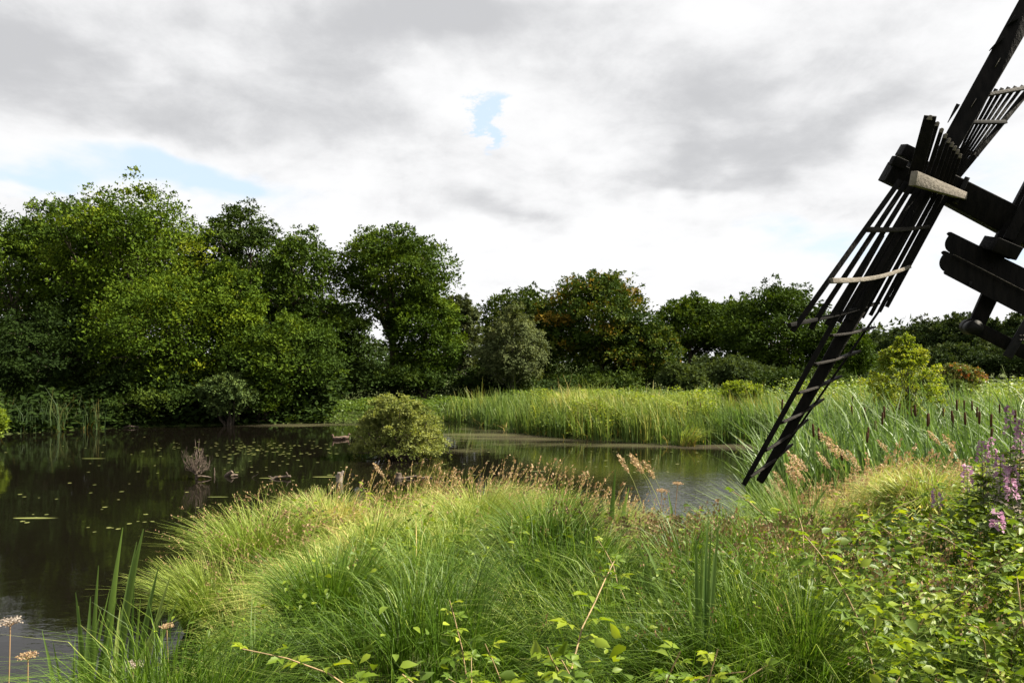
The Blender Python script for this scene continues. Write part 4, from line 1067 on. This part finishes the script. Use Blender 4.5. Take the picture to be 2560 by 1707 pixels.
# ------------------------------------------------------------------ umbel flowers and ferns
def umbel(label, px, py, d, rad, mat, seed):
    r = np.random.default_rng(seed)
    x0 = (px - 1280) / F * d; z0 = max(0, float(ground_z(np.array([x0]), np.array([float(d)]))[0]))
    h = CH + (HZ - py) / F * d - z0
    root = empty('umbel_flower', (x0, d, z0), label, 'umbel', 'umbel flowers on the bank')
    sb = MB(); sb.add(*tube(bend((0, 0, -.05), (.02, 0, h - rad * .7), 0, 5, .01, r), .0045, 5), .5)
    fb = MB()
    for i in range(16):
        a = i * 2.4; rr = rad * math.sqrt((i + .5) / 16)
        e = np.array([.02 + rr * math.cos(a), rr * math.sin(a), h - rr * .25])
        sb.add(*tube(bend((.02, 0, h - rad * .7), e, .05, 4), .0018, 3), .5)
        n = 14
        scatter(fb, RH_V * np.array([1.5, 1, 1]), RH_Q, e + r.normal(0, rad * .13, (n, 3)) * np.array([1, 1, .5]), r.normal(0, 1, (n, 3)), r.normal(0, .4, (n, 3)) + np.array([0, 0, 1]), np.full(n, rad * .17), .6 + r.normal(0, .25, n))
    sb.build('stem', 'seed', root); fb.build('flower_head', mat, root)
umbel('pinkish dried umbel at the left edge above the corner water', 18, 1546, 5.2, .075, 'fluff', 1)
umbel('brown umbel leaning at the bottom left corner', 62, 1632, 4.9, .06, 'seed', 2)
umbel('small cream umbel beside the inlet', 1690, 1205, 10.4, .07, 'seed', 3)
umbel('cream umbel left of the inlet water', 1650, 1222, 10.2, .08, 'seed', 4)
umbel('pale umbel in the lower left corner grass', 325, 1655, 4.6, .06, 'fluff', 5)
umbel('pink dried flower head among the grass on the left of the bottom', 410, 1560, 5.6, .05, 'seed', 6)

def fern(label, px, d, L, lean, rz, seed, top):
    r = np.random.default_rng(seed)
    x0 = (px - 1280) / F * d; z0 = float(ground_z(np.array([x0]), np.array([float(d)]))[0])
    root = empty('fern', (x0, d, CH + (HZ - top) / F * d - L), label, 'fern', 'fern fronds in the near bank')
    s = np.linspace(0, 1, 14); mb = MB()
    pts = np.stack([lean * L * s ** 2 * math.cos(rz), lean * L * s ** 2 * math.sin(rz), L * (s - .2 * s ** 3)], 1)
    mb.add(*tube(pts, np.linspace(.003, .001, 14), 3), .5)
    for i in range(3, 14):
        w = .42 * L * math.sin(math.pi * (1 - s[i]) ** .8 * .9 + .1)
        for sg in (-1, 1):
            f = np.array([[sg * math.cos(.2), .25 * sg, .25]])
            scatter(mb, LS_V * np.array([.4, 1, 1]), LS_Q, pts[i:i + 1], f, np.array([[0, -1., .5]]), [w], [.6 + r.normal(0, .15)])
    mb.build('frond', 'undergrowth', root)
fern('pale fern frond in the grass left of the bottom middle', 608, 4.9, .28, .25, 1.2, 1, 1590)
fern('fern frond in the shade under the right thicket', 2125, 3.6, .24, .3, .5, 2, 1618)
fern('second fern frond behind the pale one', 640, 5.1, .24, .35, 2.6, 3, 1625)

# ------------------------------------------------------------------ on the water
r = np.random.default_rng(61)
def pad_mesh(seed):
    q = np.random.default_rng(seed); n = 12; th = np.linspace(.22, 2 * np.pi - .22, n)
    rad = 1 + q.normal(0, .05, n)
    V = [(0, 0, .02)] + [(rad[i] * math.cos(th[i]), .8 * rad[i] * math.sin(th[i]), .02 + q.uniform(0, .05)) for i in range(n)]
    Fc = [(0, i, i + 1) for i in range(1, n)]
    V = np.array(V + [(v[0], v[1], v[2] - .06) for v in V]); m_ = n + 1
    Fc += [(a + m_, c_ + m_, b_ + m_) for a, b_, c_ in Fc]
    me = mesh_from('lily_pad', V, np.array(Fc), np.full(len(V), .4)); me.materials.append(M['lily'])
    return me
PM = [pad_mesh(i) for i in range(4)]
pads = []
def px_to_water(px, py):
    d = CH * F / (py - HZ); return (px - 1280) / F * d, d
for _ in range(150):
    pads.append((r.normal(660, 120), 1107 + abs(r.normal(0, 26)) + r.uniform(-8, 8), r.uniform(.04, .09)))
for _ in range(100):
    pads.append((r.uniform(0, 1100), r.uniform(1085, 1330), r.uniform(.03, .07)))
for _ in range(40):
    pads.append((r.uniform(1050, 1750), r.uniform(1110, 1200), r.uniform(.03, .08)))
big = [(235, 1146, .34, 'long pale raft of lily leaves near the left of the open water'), (85, 1295, .40, 'pale floating strip of weed crossing the blue reflection at left'), (680, 1195, .30, 'lily pad raft just left of the forked snag'),
       (545, 1242, .22, 'slim floating leaf below the dead bush'), (1225, 1222, .26, 'large pale lily pad in front of the grass point'), (1290, 1218, .18, 'lily pad to the right of the large pale one'),
       (820, 1192, .36, 'lily pad raft touching the white topped stump'), (1345, 1178, .20, 'pair-like notched lily pad in the middle water')]
cnt = 0
for (px, py, s, *lb) in pads + big:
    x, y = px_to_water(px, py)
    if float(pond_sd(np.array([x]), np.array([y]))[0]) > -.25 or y < 7.5: continue
    o = bpy.data.objects.new('lily_pad', PM[cnt % 4]); COL.objects.link(o); cnt += 1
    o.location = (x, y, .004); o.scale = ((s * 1.1, s * .2, s * .1) if lb else (s * .8, s * .8, s * .2)); o.rotation_euler = (0, 0, 0 if lb else r.uniform(0, 6.28))
    props(o, lb[0] if lb else ('small lily pad on the water between willow bush and reed bed' if px > 1100 else 'small lily pad in the crowded patch between dead bush and willow bush' if (px > 480 and py < 1175) else 'small lily pad scattered on the open dark water at the left'), 'lily pad', 'lily pads floating on the pond')

# dead bush standing in the pond
def twiggy(name, label, cat, px, py, h, w, n, mat, seed, base_r=.05):
    r = np.random.default_rng(seed)
    x, y = px_to_water(px, py)
    root = empty(name, (x, y, 0), label, cat)
    sb = MB(); sb.add(*tube(bend((.02, 0, -.3), (0, 0, .22 * h), 0, 5, .05, r), np.linspace(base_r, base_r * .7, 5), 7)); sb.add(*tube(bend((0, 0, .05), (.45 * w, .1, .02), .1, 5, .04, r), np.linspace(.03, .012, 5), 5))
    sb.build('trunk', mat, root, True)
    tb = MB()
    for i in range(n):
        a = r.uniform(0, 6.28); rr = w * .5 * r.uniform(.2, 1.05); z = h * r.uniform(.35, 1.0) * (1.05 - .4 * rr / w)
        st = np.array([r.normal(0, .02), r.normal(0, .02), .1 * h + r.uniform(0, .12) * h]); e = np.array([rr * math.cos(a), rr * math.sin(a), z])
        pts = bend(st, e, -.12, 7, .03, r); pts[:, :2] *= (1 + .25 * np.sin(np.linspace(0, np.pi, 7)))[:, None]
        tb.add(*tube(pts, np.linspace(.010, .003, 7), 4))
        for _ in range(3):
            p = pts[int(r.integers(3, 6))]
            tb.add(*tube(bend(p, p + r.normal(0, .09, 3) + np.array([0, 0, .12]) * h, 0, 4, .05, r), np.linspace(.005, .002, 4), 3))
    for sx_ in (-.05, .06):
        tb.add(*tube(bend((0, 0, .3 * h), (sx_, 0, 1.12 * h), 0, 8, .03, r), np.linspace(.016, .005, 8), 5))
    tb.build('twigs', mat, root)
twiggy('dead_bush', 'small leafless pinkish bush standing in the open water', 'dead bush', 492, 1197, .92, .74, 40, 'deadwood', 1)

def snag(label, px, py, parts_, seed, mat='deadwood'):
    r = np.random.default_rng(seed); x, y = px_to_water(px, py)
    mb = MB()
    for (a, c, r0, r1) in parts_:
        mb.add(*tube(bend(a, c, .04, 7, .03, r), np.linspace(r0, r1, 7), 7))
        v, q = tube([np.array(c), np.array(c) + (np.array(c) - np.array(a)) * .02], [r1, .001], 7); mb.add(v, q)
    o = mb.build('driftwood', mat, None, True, (x, y, 0)); props(o, label, 'driftwood', 'driftwood sticking out of the pond')
snag('small knob of driftwood right of the dead bush', 576, 1190, [((-.16, 0, -.06), (.05, 0, .12), .06, .05), ((.02, 0, .02), (.18, .05, .02), .05, .02)], 1)
snag('forked driftwood branch lying on the water', 698, 1197, [((-.25, 0, -.03), (.28, .05, .06), .035, .03), ((.22, .04, .05), (.18, 0, .18), .025, .015), ((-.15, 0, .0), (-.3, .1, .06), .02, .01)], 2)
snag('thin dark branch curving up left of the forked driftwood', 625, 1194, [((0, 0, -.05), (.22, 0, .12), .014, .006)], 3, 'bark')
snag('stump with bleached top standing behind the grass point', 848, 1205, [((0, 0, -.2), (.02, 0, .24), .09, .07), ((.03, 0, .15), (.1, 0, .28), .05, .03), ((-.03, 0, .1), (-.1, .02, .17), .04, .02)], 4, 'fluff')
snag('low log floating with a round pale lump at its end', 1035, 1196, [((-.35, 0, .0), (.45, .1, .01), .035, .02), ((-.40, 0, -.06), (-.40, 0, .14), .09, .08)], 5)
snag('short upright stick beside the dead bush', 535, 1188, [((0, 0, -.05), (.01, 0, .2), .02, .014)], 6)
snag('log half sunk at the foot of the left shore willows', 310, 1070, [((-.5, 0, .0), (.6, .1, .05), .05, .04)], 7)

def duck(label, px, py, seed, flip):
    x, y = px_to_water(px, py)
    root = empty('duck', (x, y, 0), label, 'duck', 'ducks swimming beside the pond willow')
    sp_ = np.array([(-.27, 0, .10), (-.22, 0, .085), (-.12, 0, .06), (0, 0, .055), (.10, 0, .065), (.155, 0, .10), (.165, 0, .15), (.17, 0, .19), (.185, 0, .215), (.215, 0, .215), (.235, 0, .205), (.27, 0, .198), (.29, 0, .196)])
    ra = np.array([.006, .035, .085, .10, .085, .055, .033, .030, .042, .036, .016, .012, .003])
    mb = MB(); mb.add(*tube(sp_, ra, 12)); mb.build('body', 'duck_body', root, True)
    wb = MB()
    for sg in (-1, 1):
        wb.add(*tube([(-.24, sg * .04, .12), (-.12, sg * .085, .10), (0, sg * .095, .095), (.07, sg * .08, .09)], [.004, .03, .035, .006], 8))
    wb.build('wings', 'deadwood', root, True)
    root.rotation_euler = (0, 0, math.pi if flip else 0.3); root.scale = (.85,) * 3
duck('brown duck swimming left of the pond willow', 842, 1099, 1, True)
duck('second duck tucked against the willow branches', 862, 1097, 2, False)

# ------------------------------------------------------------------ the windmill
UX, UY = -682 / 1385, 1206 / 1385
def sail_d(px, py, k=0.0):
    off = (px - 2580) * .871 + py * .492          # pixels right of the stock
    return 5.95 + .0048 * off + k
def SP(px, py, k=0.0):
    return P(px, py, sail_d(px, py, k))
def prism(mb, p0, p1, w0, w1, t0, t1=None, segs=1, bow=0.0):
    """tapered squared timber; w in the picture-facing direction, t in depth"""
    t1 = t1 or t0
    p0 = np.array(p0, float); p1 = np.array(p1, float)
    d = norm(p1 - p0); dep = norm(np.array([0.45, 1.0, 0.1])); dep = norm(dep - d * (dep @ d)); w = np.cross(d, dep)
    V, Q = [], []
    for i in range(segs + 1):
        s = i / segs; c = p0 * (1 - s) + p1 * s + w * bow * math.sin(math.pi * s)
        a = (w0 * (1 - s) + w1 * s) / 2; e = (t0 * (1 - s) + t1 * s) / 2
        V += [c - w * a - dep * e, c + w * a - dep * e, c + w * a + dep * e, c - w * a + dep * e]
        if i:
            o_ = (i - 1) * 4; n_ = i * 4
            Q += [(o_ + j, o_ + (j + 1) % 4, n_ + (j + 1) % 4, n_ + j) for j in range(4)]
    Q += [(3, 2, 1, 0), (segs * 4, segs * 4 + 1, segs * 4 + 2, segs * 4 + 3)]
    mb.add(np.array(V), np.array(Q))
PXM = 6.0 / F     # metres per picture pixel at the mill
mill = empty('windmill', (4.7, 6.3, 1.2), 'small black wooden pole mill with lattice sails at the right edge', 'windmill')
bpy.context.view_layer.update()
minv = np.array(mill.matrix_world.inverted())
def mpart(mb, name, mat, parent=mill, bevel=.004, label=None):
    # vertices were given in world space: move them into the mill's frame
    for i, v in enumerate(mb.V): mb.V[i] = v - np.array(mill.location, np.float32)
    o = mb.build(name, mat, parent)
    if bevel:
        m_ = o.modifiers.new('edge', 'BEVEL'); m_.width = bevel; m_.segments = 2; m_.limit_method = 'ANGLE'
    if label: o['label'] = label
    return o
def one(name, mat, pts, w0, w1, t, parent=mill, bevel=.004, segs=1, bow=0, label=None):
    mb = MB(); prism(mb, pts[0], pts[1], w0, w1, t, None, segs, bow); return mpart(mb, name, mat, parent, bevel, label)

# main stock running from the top right corner down to the water
stock = one('sail_stock', 'tarwood', (P(2705, -221, 6.12), P(1899, 1204, 6.0)), 61 * PXM, 19 * PXM, .15, bevel=.008)
K = stock
# hem laths of the outer ladder
one('hem_lath', 'tarwood', (SP(2205, 588), SP(1859, 1212)), 13 * PXM, 12 * PXM, .03, K)
one('hem_lath', 'tarwood', (SP(2222, 742), SP(1945, 1142)), 6 * PXM, 5 * PXM, .02, K, .002)
one('hem_lath', 'brownlath', (SP(2160, 780), SP(1912, 1196, .02)), 6 * PXM, 5 * PXM, .02, K, .002, label='pale edge lath')
# rungs of the outer ladder
for (a, c) in [((2072, 839), (2180, 818)), ((2031, 911), (2143, 878)), ((1990, 984), (2096, 941)), ((1951, 1058), (2053, 999)), ((1911, 1128), (2014, 1051)), ((1871, 1194), (1976, 1112))]:
    one('rung', 'brownlath', (SP(a[0], a[1], -.01), SP(c[0], c[1], .03)), 6 * PXM, 5 * PXM, .07, K, .003, 4, -.012)
# long slats of the lattice
B = [(1981, 828), (2026, 822), (2066, 812), (2098, 806), (2125, 801), (2155, 794), (2176, 788), (2198, 779), (2217, 767)]
Mm = [(2250, 452), (2266, 456), (2284, 456), (2302, 460), (2318, 464), (2333, 468), (2347, 472), (2360, 476), (2371, 480)]
for i in range(9):
    one('slat', 'tarwood', (SP(*B[i], .0), SP(*Mm[i], .0)), (12 if i < 3 else 10) * PXM, (12 if i < 3 else 13) * PXM, .022, K, .002)
Bt = [(2287, 440), (2302, 442), (2315, 446), (2327, 449), (2338, 453), (2348, 457), (2357, 460), (2365, 464), (2373, 468)]
Tt = [(2326, 290), (2344, 306), (2355, 322), (2364, 336), (2373, 348), (2381, 358), (2388, 367), (2395, 376), (2401, 386)]
for i in range(9):
    one('slat', 'tarwood', (SP(*Bt[i], -.12), SP(*Tt[i], -.14)), (30 if i == 0 else 10.5) * PXM, (26 if i == 0 else 9.5) * PXM, .03, K, .003)
    one('slat_lit_end', 'weathered', (SP(Tt[i][0] - 3, Tt[i][1] + 10, -.165), SP(Tt[i][0] + 1, Tt[i][1] - 2, -.165)), (8 if i else 12) * PXM, 5 * PXM, .02, K, .002)  # light on the slat ends put in as pale caps
# bowed cross ribs
one('rib', 'brownlath', (SP(2170, 574, -.05), SP(2320, 567, -.05)), 12 * PXM, 8 * PXM, .03, K, .003, 8, -.012)
one('rib', 'weathered', (SP(2078, 702, -.05), SP(2274, 667, -.05)), 12 * PXM, 8 * PXM, .03, K, .003, 8, -.035)
one('rib', 'tarwood', (SP(1973, 813, .035), SP(2196, 757, .035)), 10 * PXM, 8 * PXM, .03, K, .003, 6, -.01)
one('rib', 'weathered', (SP(2283, 446, -.22), SP(2410, 490, -.20)), 33 * PXM, 18 * PXM, .05, K, .004, label='broad pale board clamped across the slats')
one('rib', 'weathered', (SP(2290, 620, .03), SP(2301, 614, .03)), 7 * PXM, 7 * PXM, .03, K, .002)
one('wedge', 'tarwood', (SP(2396, 500, -.18), SP(2408, 484, -.18)), 8 * PXM, 8 * PXM, .06, K, .002)
# upper lattice, right of the stock
for i, tx in enumerate([2474, 2490, 2505, 2521, 2538, 2556]):
    one('slat', 'tarwood', (SP(tx, 226 - i * 2, .02), SP(2379 + i * 2.4, 420 + i * 4, .02)), 9 * PXM, 5 * PXM, .025, K, .002)
one('slat', 'tarwood', (SP(2640, 140, .02), SP(2392, 447, .04)), 19 * PXM, 12 * PXM, .03, K, .003)
one('rib', 'brownlath', (SP(2466, 238, -.01), SP(2600, 214, -.01)), 9 * PXM, 9 * PXM, .03, K, .003)
one('rib', 'tarwood', (SP(2428, 306, -.01), SP(2514, 306, .0)), 9 * PXM, 9 * PXM, .03, K, .003)
one('rib', 'tarwood', (SP(2400, 375, .06), SP(2443, 388, .06)), 10 * PXM, 9 * PXM, .03, K, .003)
# cleats and wedges on the stock's left edge
for (a, c, w_) in [((2371, 304), (2394, 264), 9), ((2476, 124), (2506, 96), 8), ((2521, 62), (2540, 46), 14), ((2434, 262), (2440, 250), 7), ((2494, 160), (2500, 148), 7)]:
    one('cleat', 'tarwood', (P(*a, 6.02), P(*c, 6.02)), 2 * PXM, w_ * PXM, .05, K, .002)
for (a, c) in [((2428, 268), (2440, 248)), ((2488, 168), (2500, 147))]:
    one('mortise_lit_edge', 'weathered', (P(*a, 6.0), P(*c, 6.0)), 1.2 * PXM, 1.2 * PXM, .02, K, 0)  # light catching the mortise edges, painted as thin pale strips

# windshaft with its squared head
def nrm_off(a, c, o_):   # shift a pixel segment sideways
    L = math.hypot(c[0] - a[0], c[1] - a[1]); nx_, ny_ = -(c[1] - a[1]) / L, (c[0] - a[0]) / L
    return (a[0] + nx_ * o_, a[1] + ny_ * o_), (c[0] + nx_ * o_, c[1] + ny_ * o_)
one('windshaft', 'tarwood', (P(2262, 418, 6.3), P(2830, 712, 6.3)), 66 * PXM, 84 * PXM, .22, bevel=.01)
one('shaft_head', 'tarwood', (P(2252, 374, 6.2), P(2302, 398, 6.2)), 30 * PXM, 30 * PXM, .14)
one('shaft_head', 'tarwood', (P(2216, 428, 6.0), P(2290, 462, 6.0)), 50 * PXM, 52 * PXM, .16)
one('shaft_head', 'tarwood', (P(2229, 400, 5.9), P(2262, 414, 5.9)), 22 * PXM, 22 * PXM, .08)
one('shaft_band', 'iron', (P(2388, 508, 6.17), P(2418, 445, 6.17)), 12 * PXM, 12 * PXM, .04, bevel=.002)
# carrying frame
one('frame_post', 'tarwood', (P(2680, 300, 6.25), P(2502, 632, 6.25)), 60 * PXM, 58 * PXM, .16, bevel=.008)
one('frame_post', 'tarwood', (P(2620, 400, 6.08), P(2520, 600, 6.08)), 26 * PXM, 24 * PXM, .05)
one('collar', 'tarwood', (P(2471, 607, 6.12), P(2530, 632, 6.12)), 34 * PXM, 34 * PXM, .24)
def capboard(x0, y0, d, hpx, label):
    # board with a rounded, stepped nose
    ang = math.atan2(92, 187); ux_, uy_ = math.cos(ang), math.sin(ang); vx_, vy_ = -uy_, ux_
    prof = [(-6, 0), (0, 0)] 
    outl = [(0, 0), (-6, 3), (-9, 9), (-4, 12)]
    for k_ in range(9):
        t = k_ / 8 * math.pi / 2
        outl.append((-2 - 4 * math.sin(t * 2) + 22 * (1 - math.cos(t)), 12 + (hpx - 18) * math.sin(t)))
    outl += [(18, hpx - 4), (22, hpx), (420, hpx + 10), (420, 0)]
    n = len(outl)
    V = []
    for dd in (-.035, .035):
        V += [P(x0 + u * ux_ + v * vx_, y0 + u * uy_ + v * vy_, d + dd) for (u, v) in outl]
    import bmesh
    bm = bmesh.new(); vs = [bm.verts.new(v - mill.location) for v in V]
    bm.faces.new(vs[:n]); bm.faces.new(vs[n:][::-1])
    for i in range(n): bm.faces.new((vs[i], vs[n + i], vs[n + (i + 1) % n], vs[(i + 1) % n]))
    bmesh.ops.recalc_face_normals(bm, faces=bm.faces)
    me = bpy.data.meshes.new('cap_board'); bm.to_mesh(me); bm.free(); me.materials.append(M['tarwood'])
    o = link('cap_board', me, mill); o['label'] = label
capboard(2378, 580, 6.22, 54, 'upper board with rounded nose')
capboard(2364, 627, 6.05, 54, 'lower board with rounded nose')
one('edge_strip', 'brownlath', (P(2384, 637, 5.99), P(2600, 748, 5.99)), 3 * PXM, 3 * PXM, .02, bevel=0)
one('bolt', 'iron', (P(2427, 704, 6.0), P(2423, 716, 6.0)), 7 * PXM, 4 * PXM, .025, bevel=.001)
one('strut', 'tarwood', (P(2492, 700, 6.2), P(2440, 812, 6.2)), 40 * PXM, 36 * PXM, .10, bevel=.006)
one('strut', 'tarwood', (P(2430, 815, 6.16), P(2860, 1030, 6.16)), 33 * PXM, 36 * PXM, .10, bevel=.006)
for (cx_, cy_, rr, dd) in [(2425, 816, 20, 6.22), (2432, 819, 18, 6.06)]:
    mb = MB(); c = np.array(P(cx_, cy_, dd))
    v, q = tube([c - np.array([.02, .075, 0]), c - np.array([.02, .07, 0]), c + np.array([.02, .07, 0]), c + np.array([.02, .075, 0])], [.001, rr * PXM, rr * PXM, .001], 22)
    mb.add(v, q); mpart(mb, 'hinge_disc', 'iron', mill, 0)
pl_ = one('perforated_plate', 'iron', (P(2590, 770, 6.0), P(2518, 893, 6.0)), 22 * PXM, 22 * PXM, .02)
for i in range(4):
    one('rivet', 'weathered', (P(2550 + (i % 2) * 7, 838 + (i // 2) * 11, 5.98), P(2553 + (i % 2) * 7, 838 + (i // 2) * 11, 5.98)), 3 * PXM, 3 * PXM, .01, pl_, 0)
# pole and braces out of the picture that carry the mill
gz_ = float(ground_z(np.array([4.75]), np.array([6.25]))[0])
one('mill_pole', 'tarwood', ((4.75, 6.3, gz_ - .3), (4.75, 6.3, 4.4)), .26, .22, .24, bevel=.01)
one('shade_barrel', 'tarwood', ((4.95, 6.3, 3.5), (8.6, 6.3, 1.5)), .75, .75, .7, bevel=.05)  # unseen barrel added to shade the bottom-right bank
one('brace', 'tarwood', ((5.6, 6.9, gz_ - .2), (4.8, 6.3, 2.9)), .12, .12, .12)
one('brace', 'tarwood', ((5.7, 5.7, gz_ - .2), (4.8, 6.3, 2.9)), .12, .12, .12)

print('faces', sum(len(m_.polygons) for m_ in bpy.data.meshes), 'objects', len(bpy.data.objects))
